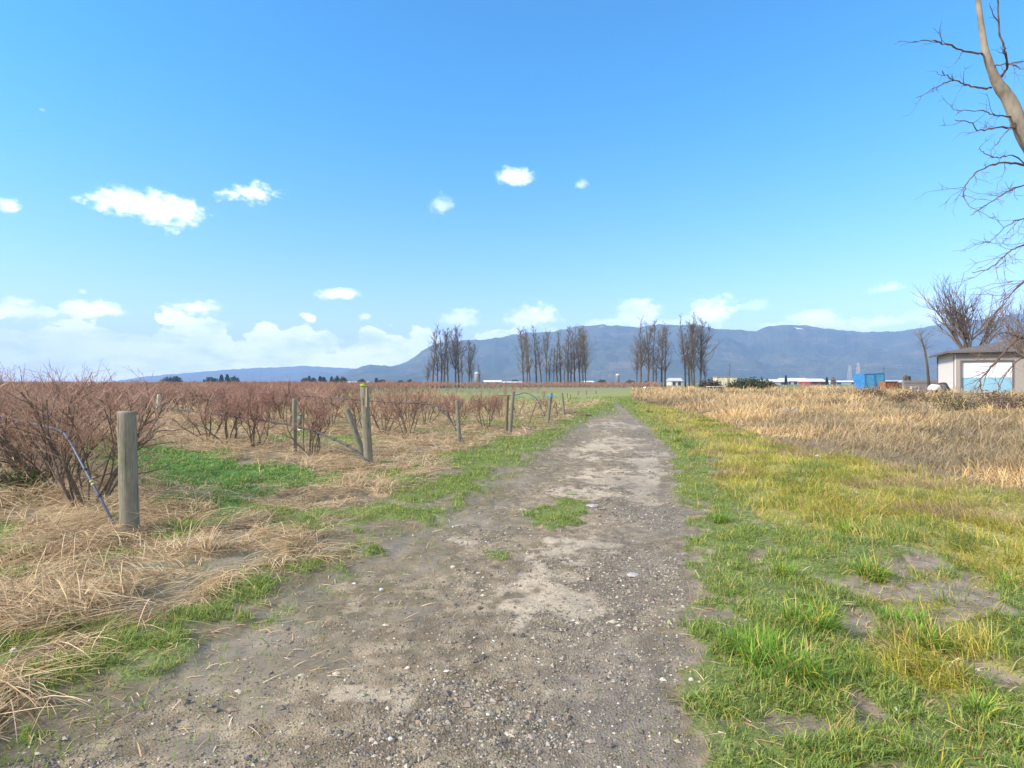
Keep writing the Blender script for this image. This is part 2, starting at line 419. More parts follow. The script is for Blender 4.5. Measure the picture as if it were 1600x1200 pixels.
def ground_mat():
    m, t, out = new_mat('ground')
    tc = t.n('ShaderNodeTexCoord').outputs['Object']
    A = t.n('ShaderNodeAttribute', attribute_name='cov_a'); B = t.n('ShaderNodeAttribute', attribute_name='cov_b'); Cc = t.n('ShaderNodeAttribute', attribute_name='cov_c')
    a = t.n('ShaderNodeSeparateColor', {0: A.outputs['Color']}); b = t.n('ShaderNodeSeparateColor', {0: B.outputs['Color']}); c = t.n('ShaderNodeSeparateColor', {0: Cc.outputs['Color']})
    track, green, straw, yel = a.outputs[0], a.outputs[1], a.outputs[2], A.outputs['Alpha']
    pale, wet, tall, mud = b.outputs[0], b.outputs[1], b.outputs[2], B.outputs['Alpha']
    nF = t.noise(tc, 38, 5, 0.7); nM = t.noise(tc, 7, 5, 0.6); nL = t.noise(tc, 1.1, 5, 0.6); nH = t.noise(tc, 160, 3, 0.7)
    soil = t.mix(t.ss(nF, 0.3, 0.7), (0.095, 0.073, 0.045), (0.165, 0.132, 0.088))
    soil = t.mix(t.m('MULTIPLY', t.ss(nM, 0.42, 0.7), 0.6), soil, (0.075, 0.078, 0.030))
    soil = t.mix(t.ss(nL, .4, .7), soil, t.mix(nF, (0.16, 0.135, 0.105), (0.21, 0.18, 0.145)))
    # gravel: small stones of mixed greys set in brown dust
    v1 = t.n('ShaderNodeTexVoronoi', {'Vector': tc, 'Scale': 85.0, 'Randomness': 1.0}, feature='F1')
    v2 = t.n('ShaderNodeTexVoronoi', {'Vector': tc, 'Scale': 36.0, 'Randomness': 1.0}, feature='F1')
    stc = t.n('ShaderNodeSeparateColor', {0: v1.outputs['Color']}); stc2 = t.n('ShaderNodeSeparateColor', {0: v2.outputs['Color']})
    stones = t.ramp(stc.outputs[0], [(0, (0.05, 0.045, 0.04)), (0.45, (0.135, 0.12, 0.10)), (0.8, (0.235, 0.205, 0.17)), (1.0, (0.42, 0.38, 0.33))])
    dust = t.mix(t.ss(nM, 0.35, 0.7), (0.125, 0.10, 0.072), (0.26, 0.22, 0.168))
    shw = t.m('MULTIPLY', t.ss(v1.outputs['Distance'], 0.55, 0.25), t.ss(t.m('ADD', nL, t.m('MULTIPLY', nM, 0.6)), 0.62, 0.98))
    grav = t.mix(t.m('MULTIPLY', shw, 0.7), dust, stones)
    big = t.m('MULTIPLY', t.ss(v2.outputs['Distance'], 0.36, 0.22), t.ss(stc2.outputs[1], 0.80, 0.84))
    grav = t.mix(big, grav, t.ramp(stc2.outputs[0], [(0, (0.08, 0.08, 0.08)), (0.6, (0.2, 0.185, 0.165)), (1, (0.40, 0.37, 0.33))]))
    grav = t.mix(t.m('MULTIPLY', t.ss(nL, 0.52, 0.72), 0.30), grav, t.mix(nF, (0.045, 0.043, 0.042), (0.12, 0.115, 0.11)))
    grav = t.mix(t.m('MULTIPLY', t.ss(t.noise(tc, 3.1, 4, 0.6), 0.56, 0.7), 0.35), grav, (0.10, 0.10, 0.045))
    # pale hard clay with fine cracks; its colour also paints a puddle's shine
    vc = t.n('ShaderNodeTexVoronoi', {'Vector': t.mix(0.12, tc, t.n('ShaderNodeTexNoise', {'Vector': tc, 'Scale': 9.0}).outputs['Color']), 'Scale': 7.0}, feature='DISTANCE_TO_EDGE')
    crack = t.m('MULTIPLY', t.ss(vc.outputs['Distance'], 0.028, 0.0), t.ss(nM, 0.45, 0.6))
    grav = t.mix(t.m('MULTIPLY', b.outputs[1], 0.0), grav, grav)
    clay = t.mix(t.ss(nF, 0.35, 0.7), (0.28, 0.243, 0.198), (0.40, 0.352, 0.295))
    clay = t.mix(t.m('MULTIPLY', crack, 0.7), clay, (0.08, 0.07, 0.055))
    grav = t.mix(t.m('MULTIPLY', pale, t.ss(nM, 0.22, 0.5)), grav, clay)
    nFH = t.ss(t.m('ADD', t.m('MULTIPLY', nF, .5), t.m('MULTIPLY', nH, .5)), .38, .62)
    gcol = t.mix(nFH, (0.035, 0.05, 0.014), (0.15, 0.20, 0.045))
    gcol = t.mix(t.m('MULTIPLY', t.ss(nM, 0.5, 0.75), 0.6), gcol, (0.15, 0.13, 0.05))
    lush = t.mix(nF, (0.04, 0.09, 0.015), (0.10, 0.20, 0.035))
    gcol = t.mix(c.outputs[0], gcol, lush)
    ycol = t.mix(nFH, (0.08, 0.075, 0.025), (0.34, 0.31, 0.08))
    scol = t.mix(nFH, (0.10, 0.07, 0.04), (0.36, 0.27, 0.16))
    tcol = t.mix(nFH, (0.06, 0.045, 0.03), (0.27, 0.195, 0.115))
    ofc = t.mix(t.ss(nM, .35, .7), (0.13, 0.19, 0.04), (0.25, 0.22, 0.09))
    col = soil
    col = t.mix(straw, col, scol); col = t.mix(green, col, gcol); col = t.mix(yel, col, ycol)
    col = t.mix(t.m('MULTIPLY', c.outputs[1], 0.8), col, ofc)
    edge = t.ss(t.m('ADD', track, t.m('MULTIPLY', t.m('SUBTRACT', nM, 0.5), 0.9)), 0.35, 0.6)
    lum = t.m('ADD', 0.80, t.m('MULTIPLY', t.ss(t.noise(tc, .9, 4, .6), .35, .65), .38))
    grav = t.mix(1.0, grav, t.n('ShaderNodeCombineColor', {0: lum, 1: t.m('MULTIPLY', lum, .96), 2: t.m('MULTIPLY', lum, .86)}).outputs[0], 'MULTIPLY')
    grav = t.mix(t.m('MULTIPLY', Cc.outputs['Alpha'], .5), grav, t.mix(nF, (.06, .058, .055), (.18, .172, .16)))
    col = t.mix(edge, col, grav)
    mudc = t.mix(t.ss(nM, .3, .7), (0.11, 0.085, 0.062), (0.25, 0.205, 0.165))
    col = t.mix(mud, col, mudc)
    col = t.mix(t.m('MULTIPLY', t.m('MULTIPLY', wet, t.ss(nM, .3, .6)), 0.5), col, t.mix(nM, (0.10, 0.088, 0.065), (0.17, 0.15, 0.12)))
    col = t.mix(tall, col, tcol)
    # far fields, broad bands of winter green and stubble
    sp = t.n('ShaderNodeSeparateXYZ', {0: tc})
    farw = t.ss(sp.outputs[1], 70, 110)
    fn = t.noise(t.n('ShaderNodeMapping', {'Vector': tc, 'Scale': (0.004, 0.012, 1)}).outputs[0], 1.0, 3, 0.5)
    fcol = t.mix(t.ss(fn, 0.45, 0.55), (0.075, 0.14, 0.035), (0.16, 0.15, 0.07))
    col = t.mix(farw, col, fcol)
    hgt = t.m('ADD', t.m('MULTIPLY', nF, 0.6), t.m('MULTIPLY', t.m('MULTIPLY', t.ss(v1.outputs['Distance'], 0.6, 0.1), track), 0.8))
    hgt = t.m('ADD', hgt, t.m('MULTIPLY', nH, 0.25))
    hgt = t.m('ADD', hgt, t.m('MULTIPLY', big, 1.2))
    hgt = t.m('MULTIPLY', hgt, t.m('SUBTRACT', 1.0, t.m('MULTIPLY', t.m('MAXIMUM', wet, t.m('MULTIPLY', pale, .7)), 0.75)))
    hgt = t.m('SUBTRACT', hgt, t.m('MULTIPLY', crack, pale))
    rough = t.m('SUBTRACT', 0.9, t.m('MULTIPLY', t.m('MULTIPLY', t.m('MAXIMUM', wet, mud), t.ss(nM, .45, .65)), 0.40))
    principled(t, out, col, rough, hgt, 0.6, 0.009, spec=0.3)
    return m
gm = mesh_from('ground', np.stack([GX.ravel(), GY.ravel(), GZ.ravel()], 1), [Qg], ground_mat(), True,
               {'cov_a': att_a, 'cov_b': att_b, 'cov_c': att_c})
g = link('ground', gm); tag(g, kind='structure')

def zat(X, Y):
    X = np.atleast_1d(np.asarray(X, float)); Y = np.atleast_1d(np.asarray(Y, float))
    zz = zones(X, Y)
    return height(X, Y) + micro(X, Y, zz)

# ------------------------------------------------------------------ blades
def leaf_mat(name, trans=0.35, rough=0.6, attr='col'):
    m, t, out = new_mat(name)
    c = t.n('ShaderNodeAttribute', attribute_name=attr).outputs['Color']
    p = t.n('ShaderNodeBsdfPrincipled', {'Base Color': c, 'Roughness': rough, 'Specular IOR Level': 0.25})
    tr = t.n('ShaderNodeBsdfTranslucent', {'Color': c})
    mx = t.n('ShaderNodeMixShader', {0: trans, 1: p.outputs[0], 2: tr.outputs[0]})
    t.set(out.inputs['Surface'], mx.outputs[0])
    return m
M_GRASS = leaf_mat('grass_blades', 0.4); M_STRAW = leaf_mat('straw_blades', 0.25, 0.7)

def blades(base, az, L, w, th0, th1, col, segs=2, tipcol=None, twist=None):
    """ribbons: start angle from vertical th0, end angle th1"""
    n = len(base)
    pts = [base]; h = np.stack([np.cos(az), np.sin(az), np.zeros(n)], 1)
    for k in range(segs):
        th = th0 + (th1 - th0) * (k + 0.5) / segs
        step = (L / segs)[:, None] * (h * np.sin(th)[:, None] + np.stack([np.zeros(n), np.zeros(n), np.cos(th)], 1))
        pts.append(pts[-1] + step)
    ta = az + math.pi / 2 if twist is None else az + math.pi / 2 + twist
    side = np.stack([np.cos(ta), np.sin(ta), np.zeros(n)], 1)
    if twist is not None: side[:, 2] = np.sin(twist) * 0.6
    V = []; cols = []
    tipcol = col if tipcol is None else tipcol
    for k in range(segs):
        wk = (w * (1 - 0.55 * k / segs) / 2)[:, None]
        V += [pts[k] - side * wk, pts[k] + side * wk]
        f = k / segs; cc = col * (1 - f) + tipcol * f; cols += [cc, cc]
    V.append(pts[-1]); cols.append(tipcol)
    m_ = 2 * segs + 1
    V = np.stack(V, 1).reshape(-1, 3); cols = np.stack(cols, 1).reshape(-1, 3)
    o = (np.arange(n) * m_)[:, None]
    Q = np.concatenate([o + np.array([[2 * k, 2 * k + 1, 2 * k + 3, 2 * k + 2]]) for k in range(segs - 1)], 0) if segs > 1 else np.zeros((0, 4), int)
    T = o + np.array([[2 * segs - 2, 2 * segs - 1, 2 * segs]])
    return V, Q, T, cols

def join(parts):
    Vs, Qs, Ts, Cs = [], [], [], []; n = 0
    for V, Q, T, c in parts:
        Vs.append(V); Cs.append(c)
        if len(Q): Qs.append(Q + n)
        if len(T): Ts.append(T + n)
        n += len(V)
    fs = []
    if Qs: fs.append(np.vstack(Qs))
    if Ts: fs.append(np.vstack(Ts))
    return np.vstack(Vs), fs, np.vstack(Cs)

def sample(n, y0, y1, p=1.5, spread=0.97, margin=1.2):
    q = RNG.random(n); e = 2 - p
    Y = (y0 ** e + q * (y1 ** e - y0 ** e)) ** (1 / e) if abs(e) > 1e-6 else y0 * (y1 / y0) ** q
    X = (RNG.random(n) * 2 - 1) * (Y * spread + margin)
    return X, Y
def pick(cols, n, jit=0.18):
    cols = np.array(cols); cols = cols * (.84 if cols[:, 0].mean() > .5 else 1.0); c = cols[RNG.integers(0, len(cols), n)]
    return np.clip(c * (1 + (RNG.random((n, 1)) - 0.5) * 2 * jit) * (1 + (RNG.random((n, 3)) - 0.5) * 0.12), 0.004, 0.9)

GREENS = [(0.13, 0.20, 0.04), (0.17, 0.26, 0.045), (0.22, 0.30, 0.06), (0.14, 0.22, 0.06), (0.27, 0.30, 0.09)]
LUSH = [(0.08, 0.17, 0.035), (0.12, 0.24, 0.05), (0.17, 0.29, 0.07), (0.10, 0.20, 0.07)]
YELL = [(0.46, 0.42, 0.06), (0.56, 0.44, 0.11), (0.36, 0.39, 0.05), (0.60, 0.44, 0.16), (0.26, 0.33, 0.04)]
STRAW = [(0.61, 0.46, 0.265), (0.54, 0.395, 0.215), (0.72, 0.58, 0.37), (0.44, 0.29, 0.16), (0.27, 0.175, 0.10)]
TALLC = [(0.54, 0.40, 0.22), (0.47, 0.335, 0.175), (0.64, 0.50, 0.30), (0.38, 0.255, 0.13), (0.56, 0.395, 0.17)]

# -- short green grass (stuff)
def green_grass():
    X, Y = sample(1500000, 1.7, 60, 1.8)
    z = zones(X, Y)
    clump = fbm(X, Y, 5.0, 61, 3)
    acc = z['green'] * (0.25 + 1.1 * sstep(clump, 0.35, 0.6)) * (1 - z['track'] * 0.98)
    sparse = 0.05 * sstep(z['dl'], 1.5, 0) + 0.06 * sstep(z['dr'], .6, 0) + 0.006
    acc = np.maximum(acc, sparse * (1 - z['mud']))
    acc = np.maximum(acc, z['straw'] * 0.06 + z['mud'] * 0.14)
    keep = RNG.random(len(X)) < acc * 0.9
    X, Y = X[keep], Y[keep]; z = {k: v[keep] for k, v in z.items()}; clump = clump[keep]
    n = len(X)
    Z = height(X, Y) + micro(X, Y, z) - 0.004
    L = (0.02 + 0.055 * RNG.random(n) ** 2) * (0.55 + 1.1 * clump) * (1 + 0.012 * Y)
    L *= np.where(z['lush'] > 0.4, 1.0, 1.0) * np.where(z['track'] > .5, 0.5, 1)
    w = np.maximum(0.0032 + 0.003 * RNG.random(n), Y * 0.00085)
    w = np.where(z['lush'] > 0.4, w * 2.0, w)
    th0 = RNG.random(n) * 0.9; th1 = th0 + 0.4 + RNG.random(n) * 1.1
    col = pick(GREENS, n, 0.25); lc = pick(LUSH, n, 0.25)
    col = np.where(z['lush'][:, None] > 0.35, lc, col)
    yc = pick(YELL, n); pr = RNG.random(n) < 0.12 + 0.25 * z['yel'] + 0.25 * (z['px'] > 1000) * sstep(z['py'], 900, 700)
    col = np.where(pr[:, None], yc * .8, col)
    az = RNG.random(n) * 6.283
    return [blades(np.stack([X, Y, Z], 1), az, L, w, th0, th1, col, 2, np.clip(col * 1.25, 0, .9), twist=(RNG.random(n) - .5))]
V, fs, cs = join(green_grass())
o = link('grass', mesh_from('grass', V, fs, M_GRASS, False, cs)); tag(o, 'short green winter grass and clover beside the track and between the rows', 'grass', kind='stuff')

def yellow_grass():
    X, Y = sample(850000, 1.9, 60, 1.65)
    k0 = X > -0.5; X, Y = X[k0], Y[k0]
    z = zones(X, Y)
    clump = fbm(X, Y, 3.2, 71, 3)
    keep = RNG.random(len(X)) < (z['yel'] * (0.2 + 1.1 * sstep(clump, 0.35, 0.6)) + 0.03 * (z['green'] > .5)) * (1 - z['track'])
    X, Y = X[keep], Y[keep]; z = {k: v[keep] for k, v in z.items()}; clump = clump[keep]; n = len(X)
    Z = height(X, Y) + micro(X, Y, z) - 0.004
    L = (0.06 + 0.13 * RNG.random(n)) * (0.55 + 0.9 * clump)
    w = np.maximum(0.004 + 0.003 * RNG.random(n), Y * 0.0009)
    az = 0.6 + RNG.normal(0, 1.1, n) + fbm(X, Y, 1.5, 77, 2) * 5
    th0 = RNG.random(n) * 1.0; th1 = th0 + 0.5 + RNG.random(n) * 1.2
    col = pick(YELL, n, 0.2); tn = fbm(X, Y, 1.1, 79, 3); kk = RNG.random(n) < sstep(tn, .5, .75) * .8; col[kk] = pick(TALLC, n, .2)[kk] * .9
    kk = RNG.random(n) < sstep(tn, .4, .15) * .7; col[kk] = pick(GREENS, n, .2)[kk]
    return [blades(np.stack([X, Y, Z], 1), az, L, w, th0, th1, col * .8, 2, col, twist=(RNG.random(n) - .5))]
V, fs, cs = join(yellow_grass())
o = link('grass', mesh_from('yellow_grass', V, fs, M_GRASS, False, cs)); tag(o, 'yellowing tussocky grass between the track and the tall dead grass', 'grass', kind='stuff')

def straw():
    X, Y = sample(620000, 1.7, 45, 1.55)
    z = zones(X, Y)
    clump = fbm(X, Y, 2.2, 81, 3)
    dens = z['straw'] * (0.35 + sstep(clump, 0.35, 0.65))
    keep = RNG.random(len(X)) < (dens + 0.05 * (1 - z['track']) * (1 - .6 * z['tall'])) * (1 - 0.97 * z['track'])
    X, Y = X[keep], Y[keep]; z = {k: v[keep] for k, v in z.items()}; clump = clump[keep]; n = len(X)
    lift = RNG.random(n) ** 1.6 * (0.035 + 0.11 * sstep(clump, 0.5, 0.85) + 0.08 * z['infield'])
    lift = np.where(z['straw'] < .15, lift * .12, lift); Z = height(X, Y) + micro(X, Y, z) + lift
    L = (0.14 + 0.36 * RNG.random(n) ** 1.3) * np.where(z['straw'] < .15, .28, 1); lift = np.where(z['straw'] < .15, lift * .1, lift)
    w = np.maximum(0.0032 + 0.0035 * RNG.random(n), Y * 0.00075)
    fld = fbm(X, Y, 0.8, 85, 2) * 8
    az = fld + RNG.normal(0, 0.85, n)
    up = RNG.random(n) < 0.10
    th0 = np.where(up, 0.3 + RNG.random(n) * 0.7, 1.15 + RNG.random(n) * 0.35)
    th1 = np.where(up, th0 + 1.2, 1.62 + RNG.random(n) * 0.25)
    col = pick(STRAW, n, 0.2)
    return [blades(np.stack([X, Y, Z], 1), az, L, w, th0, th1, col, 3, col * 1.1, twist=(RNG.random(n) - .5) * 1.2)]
V, fs, cs = join(straw())
o = link('dry_straw', mesh_from('dry_straw', V, fs, M_STRAW, False, cs)); tag(o, 'flattened dry straw grass around the bush rows and left verge', 'dead grass', kind='stuff')

def tall_grass():
    X, Y = sample(420000, 6.5, 85, 1.25, 0.97, 1.5)
    k0 = X > 2; X, Y = X[k0], Y[k0]
    z = zones(X, Y)
    clump = fbm(X, Y, 0.7, 91, 3)
    ditch = np.exp(-(((z['px'] - 1228) / 32) ** 2 + ((z['py'] - 642) / 4.5) ** 2)) + np.exp(-(((z['px'] - 1282) / 16) ** 2 + ((z['py'] - 638) / 3.0) ** 2))
    keep = RNG.random(len(X)) < z['tall'] * (0.30 + 0.85 * sstep(clump, 0.25, 0.65)) * (1 - np.clip(ditch * 1.6, 0, 1)) * (Y < 80)
    keep &= ~((Y > 44) & (X > 0.72 * Y - 1))
    X, Y = X[keep], Y[keep]; z = {k: v[keep] for k, v in z.items()}; clump = clump[keep]; n = len(X)
    Z = height(X, Y) + micro(X, Y, z)
    edge = sstep((interp(z['px'], DB) - z['py']) * (Y / F) * np.maximum(Y / 1.5, 1), 0.0, 6.0)
    H = (0.17 + 0.26 * edge + 0.14 * sstep(Y, 22, 45)) * (0.22 + 0.8 * clump + .95 * fbm(X, Y, 1.3, 97, 2) ** 1.5)
    L = H * (0.7 + 0.6 * RNG.random(n)) * np.where(Y > 30, 1.05, 1)
    w = np.maximum(0.004 + 0.003 * RNG.random(n), Y * 0.0010)
    az = 0.35 + RNG.normal(0, 1.2, n) + (clump - .5) * 5
    th0 = RNG.random(n) * 0.8; th1 = th0 + 0.5 + RNG.random(n) * 1.5
    col = pick(TALLC, n, 0.2)
    tone = fbm(X, Y, .35, 95, 3)[:, None]; col = col * (0.50 + .80 * tone) * (1 + (tone - .5) * np.array([.15, .0, -.25]))
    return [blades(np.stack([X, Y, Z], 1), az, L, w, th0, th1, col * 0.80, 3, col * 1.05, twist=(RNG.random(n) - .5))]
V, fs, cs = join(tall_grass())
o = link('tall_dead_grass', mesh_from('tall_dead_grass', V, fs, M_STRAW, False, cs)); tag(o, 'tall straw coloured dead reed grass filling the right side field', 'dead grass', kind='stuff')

# ------------------------------------------------------------------ pebbles
def pebbles():
    X, Y = sample(330000, 1.8, 18, 1.9)
    z = zones(X, Y)
    pn = fbm(X, Y, 1.3, 101, 3)
    keep = RNG.random(len(X)) < (z['track'] * (0.25 + 0.9 * sstep(pn, 0.35, 0.65)) * (1 - .75 * z['pale']) + 0.02) * (1 - 0.7 * z['wet']) * (1 - z['green'])
    X, Y = X[keep], Y[keep]; z = {k: v[keep] for k, v in z.items()}; n = len(X)
    Z = height(X, Y) + micro(X, Y, z)
    ph = (1 + 5 ** .5) / 2
    ico0 = np.array([(-1, ph, 0), (1, ph, 0), (-1, -ph, 0), (1, -ph, 0), (0, -1, ph), (0, 1, ph), (0, -1, -ph), (0, 1, -ph), (ph, 0, -1), (ph, 0, 1), (-ph, 0, -1), (-ph, 0, 1)]) / 1.9
    T = np.array([(0, 11, 5), (0, 5, 1), (0, 1, 7), (0, 7, 10), (0, 10, 11), (1, 5, 9), (5, 11, 4), (11, 10, 2), (10, 7, 6), (7, 1, 8), (3, 9, 4), (3, 4, 2), (3, 2, 6), (3, 6, 8), (3, 8, 9), (4, 9, 5), (2, 4, 11), (6, 2, 10), (8, 6, 7), (9, 8, 1)])
    ico = np.array([(1, 0, 0), (-1, 0, 0), (0, 1, 0), (0, -1, 0), (0, 0, 1), (0, 0, -1)], float); T = np.array([(0, 2, 4), (2, 1, 4), (1, 3, 4), (3, 0, 4), (2, 0, 5), (1, 2, 5), (3, 1, 5), (0, 3, 5)])
    r = (0.0025 + 0.0045 * RNG.random(n) + 0.011 * RNG.random(n) ** 18) * (1 + Y * .04)
    sc = np.stack([r * (0.7 + 0.9 * RNG.random(n)), r * (0.7 + 0.6 * RNG.random(n)), r * (0.4 + 0.5 * RNG.random(n))], 1)
    v = ico[None] * (1 + (RNG.random((n, 6, 1)) - .5) * 0.7 + (RNG.random((n, 6, 3)) - .5) * .5) * sc[:, None, :]
    a = RNG.random(n) * 6.28; c, s = np.cos(a)[:, None], np.sin(a)[:, None]
    v = np.stack([v[:, :, 0] * c - v[:, :, 1] * s, v[:, :, 0] * s + v[:, :, 1] * c, v[:, :, 2]], -1)
    v += np.stack([X, Y, Z + sc[:, 2] * 0.25], 1)[:, None, :]
    col = pick([(0.13, 0.115, 0.10), (0.20, 0.175, 0.145), (0.085, 0.08, 0.072), (0.29, 0.26, 0.21), (0.17, 0.137, 0.10), (0.11, 0.10, 0.09), (.23, .195, .15)], n, .25)
    bright = RNG.random(n) < 0.02; col[bright] = pick([(0.5, 0.47, 0.42)], bright.sum())
    F_ = (T[None] + (np.arange(n) * 6)[:, None, None]).reshape(-1, 3)
    return v.reshape(-1, 3), F_, np.repeat(col, 6, 0)
V, T_, cs = pebbles()
m, t, out = new_mat('pebbles')
c = t.n('ShaderNodeAttribute', attribute_name='col').outputs['Color']; principled(t, out, c, 0.75)
o = link('gravel', mesh_from('gravel', V, [T_], m, False, cs)); tag(o, 'loose grey gravel scattered over the dirt track', 'gravel', kind='stuff')

# ------------------------------------------------------------------ woody plants
M_STEM = simple('bush_bark', (0.155, 0.115, 0.08), (0.065, 0.05, 0.038), 30, 0.85)
M_TWIG = simple('red_twig', (0.36, 0.18, 0.135), (0.21, 0.108, 0.082), 9, 0.6)
M_TWIG2 = simple('brown_twig', (0.44, 0.28, 0.19), (0.30, 0.17, 0.12), 9, 0.6)
M_BARK = simple('cottonwood_bark', (0.12, 0.10, 0.08), (0.06, 0.05, 0.042), 3, 0.9, stretch=(1, 1, .2))
M_BARKL = simple('pale_bark', (0.27, 0.235, 0.19), (0.13, 0.11, 0.09), 7, 0.85, stretch=(1, 1, .35), bstr=.9, bdist=.03)
M_TTWIG = simple('tree_twig', (0.16, 0.125, 0.10), (0.095, 0.075, 0.06), 3, 0.8)
M_TTWIG2 = simple('tree_twig_red', (0.16, 0.10, 0.075), (0.09, 0.06, 0.045), 3, 0.8)

def rnd(a, b): return random.uniform(a, b)
def path(p, d, L, n, jit, up=0.0):
    """a wandering polyline"""
    pts = [Vector(p)]; d = Vector(d).normalized()
    for k in range(n):
        d = (d + Vector((rnd(-jit, jit), rnd(-jit, jit), rnd(-jit, jit) + up))).normalized()
        pts.append(pts[-1] + d * (L / n))
    return pts, d
def off(d, ang, phi):
    d = Vector(d).normalized(); a = d.orthogonal().normalized(); b = d.cross(a)
    return (d * math.cos(ang) + (a * math.cos(phi) + b * math.sin(phi)) * math.sin(ang)).normalized()

def bush_mesh(seed, dense=1.0, H=1.6, spread=0.75, nst=8, mt=None, thick=1.0):
    random.seed(seed)
    st, tw = MB(), MB()
    for k in range(nst):
        a = k / nst * 6.283 + rnd(-.4, .4)
        d0 = Vector((math.cos(a) * spread * rnd(.35, 1.1), math.sin(a) * spread * rnd(.35, 1.1), 1))
        L = H * rnd(.6, .85)
        pts, d = path((math.cos(a) * .09, math.sin(a) * .09, -.03), d0, L, 6, .29, .06)
        r0 = rnd(.012, .021) * thick
        st.tube(pts, np.linspace(r0, r0 * .42, 7), 5)
        for q in range(int(rnd(4, 6) * dense)):
            i = random.choice([2, 3, 3, 4, 4, 5, 5]); pd = (pts[i + 1] - pts[i]).normalized()
            bd = off(pd, rnd(.5, 1.1), rnd(0, 6.28)) + Vector((0, 0, .38))
            bl = rnd(.28, .5) * H / 1.6
            bp, e = path(pts[i], bd, bl, 4, .36, .03)
            st.tube(bp, np.linspace(r0 * .45, r0 * .22, 5), 4, False)
            for w in range(int(rnd(5, 8) * dense)):
                j = random.randint(1, 4); td = off((bp[j] - bp[j - 1]), rnd(.3, 1.3), rnd(0, 6.28)) + Vector((0, 0, .28))
                tp, e2 = path(bp[j], td, rnd(.12, .32), 3, .25, .05)
                tw.tube(tp, np.array([.0036, .0029, .0023, .0014]) * thick, 3, False)
                if random.random() < .6 * dense:
                    t3, _ = path(tp[random.randint(1, 2)], off(tp[2] - tp[1], rnd(.4, 1), rnd(0, 6.28)), rnd(.06, .15), 2, .25, .06)
                    tw.tube(t3, np.array([.0026, .002, .0012]) * thick, 3, False)
    return st.mesh('bush_stems', M_STEM), tw.mesh('bush_twigs', mt or M_TWIG)
HERO = [bush_mesh(180 + i, 1.35, 1.6, .72, 14, M_TWIG2 if i else M_TWIG, .85) for i in range(3)]
BUSH = [bush_mesh(100 + i, 1.42, 1.6, rnd(.5, .72), random.choice([7, 8, 10]), M_TWIG if i % 3 else M_TWIG2, 1.05) for i in range(7)]
SMALL = [bush_mesh(150 + i, .6, 1.1, .9, 4, M_TWIG2, 1.2) for i in range(3)]

# positions of every bush
random.seed(5)
plants = []   # (x, y, scale, small, rowindex)
for ri, s in enumerate(ROWS):
    u0 = field_edge(s)
    if s > 150: break
    uu = u0 + (0.9 if ri else 1.7)
    while uu < u0 + 230:
        step = rnd(1.1, 1.5)
        x, y = ROW * uu + NRM * (s + rnd(-.15, .15))
        d = uu - u0
        sc = rnd(.86, 1.08)
        skip = .05
        if ri == 1 and d < 3.5: sc *= .85; skip = .25
        elif ri == 1: sc *= 1.04
        if ri == 2: sc *= 1.02
        if ri == 3: sc *= .85 + .1 * min(d / 8, 1); skip = .1
        if ri == 4: skip = .35 if d < 8 else .1; sc *= .75 + .2 * min(d / 12, 1)
        if ri == 5: skip = .6 if d < 18 else .15; sc *= .62 + .3 * min(d / 25, 1)
        if ri > 5:  # thinly planted ground near the track, full rows further in
            thin = d < 24 + (ri - 5) * 1.2 and ri < 24
            skip = .85 if thin else .12
            sc *= .55 if thin else .95
            if ri > 24: skip = .03; sc *= .98
        if y > 2 and abs(x) < .97 * y + 2 and random.random() > skip:
            plants.append((x, y, sc, sc < .62, ri))
        uu += step if y < 70 else step * 1.6
plants = [p for p in plants if p[1] < 165 and not (p[1] > 35 and p[0] > p[1] * .06 and p[1] < 112)]
POSTXY = [(-4.49, 11.7), (-10.5, 16.9), (-2.59, 10.1), (-1.34, 14.2), (-.04, 17.3), (1.45, 21.5), (2.28, 24.7)]
plants = [p for p in plants if min(math.hypot(p[0] * .9 / 1 - a * .9, p[1] - b) if p[1] > b - 1.8 and abs(p[0] / p[1] - a / b) < .03 and p[1] < b + .4 else 9 for a, b in POSTXY) > 2.2]
plants.sort(key=lambda p: -p[2] / p[1])
near = plants[:298]; rest = plants[298:]
ROWD = {0: ('nearest row', 'the thick grey post'), 1: ('second row', 'the moss topped post'), 2: ('third row', 'its slim end post'),
        3: ('fourth row', 'the two paired posts'), 4: ('fifth row', 'the blue twine post'), 5: ('sixth row', 'the last slim post')}
NTH = ['first', 'second', 'third', 'fourth', 'fifth', 'sixth', 'seventh', 'eighth', 'ninth', 'tenth', 'eleventh', 'twelfth']
random.seed(11)
rk = {}
for p in near:
    rk.setdefault(p[4], []).append((p[0] * ROW[0] + p[1] * ROW[1], p))
order = {}
for ri, l in rk.items():
    for i, (_, p) in enumerate(sorted(l, key=lambda q: q[0])): order[p] = i
for p in near:
    (x, y, sc, small, ri) = p
    st, tw = random.choice(HERO if ri == 0 else SMALL if small else BUSH)
    if ri in ROWD:
        rn, pn = ROWD[ri]; i = order[p]
        kind = 'small thin' if small else 'bare red-twigged'
        lab = kind + ' berry bush, ' + NTH[i] + ' from ' + pn + ' in the ' + rn if i < 12 else 'bare red-twigged berry bush far along the ' + rn + ', left of its first twelve'
    else: lab = 'small bare bush on green ground beyond the sixth row' if small else 'bare reddish berry bush deep in the field, beyond the sixth row'
    if ri == 0 and order[p] == 0: lab = 'large bare berry bush nearest the camera, beside the bent hose at the left edge'
    b = empty('berry_bush', (x, y, float(zat(x, y)[0])), lab, 'berry bush', 'berry bushes in the ' + ROWD[ri][0] if ri in ROWD else 'berry bushes beyond the sixth row', rnd(0, 6.28))
    if ri == 0: sc *= 1.12
    b.scale = (sc * (1.3 if small else 1), sc * (1.3 if small else 1), sc * (1.35 if small else 1.0))
    link('stems', st, b); link('twigs', tw, b)

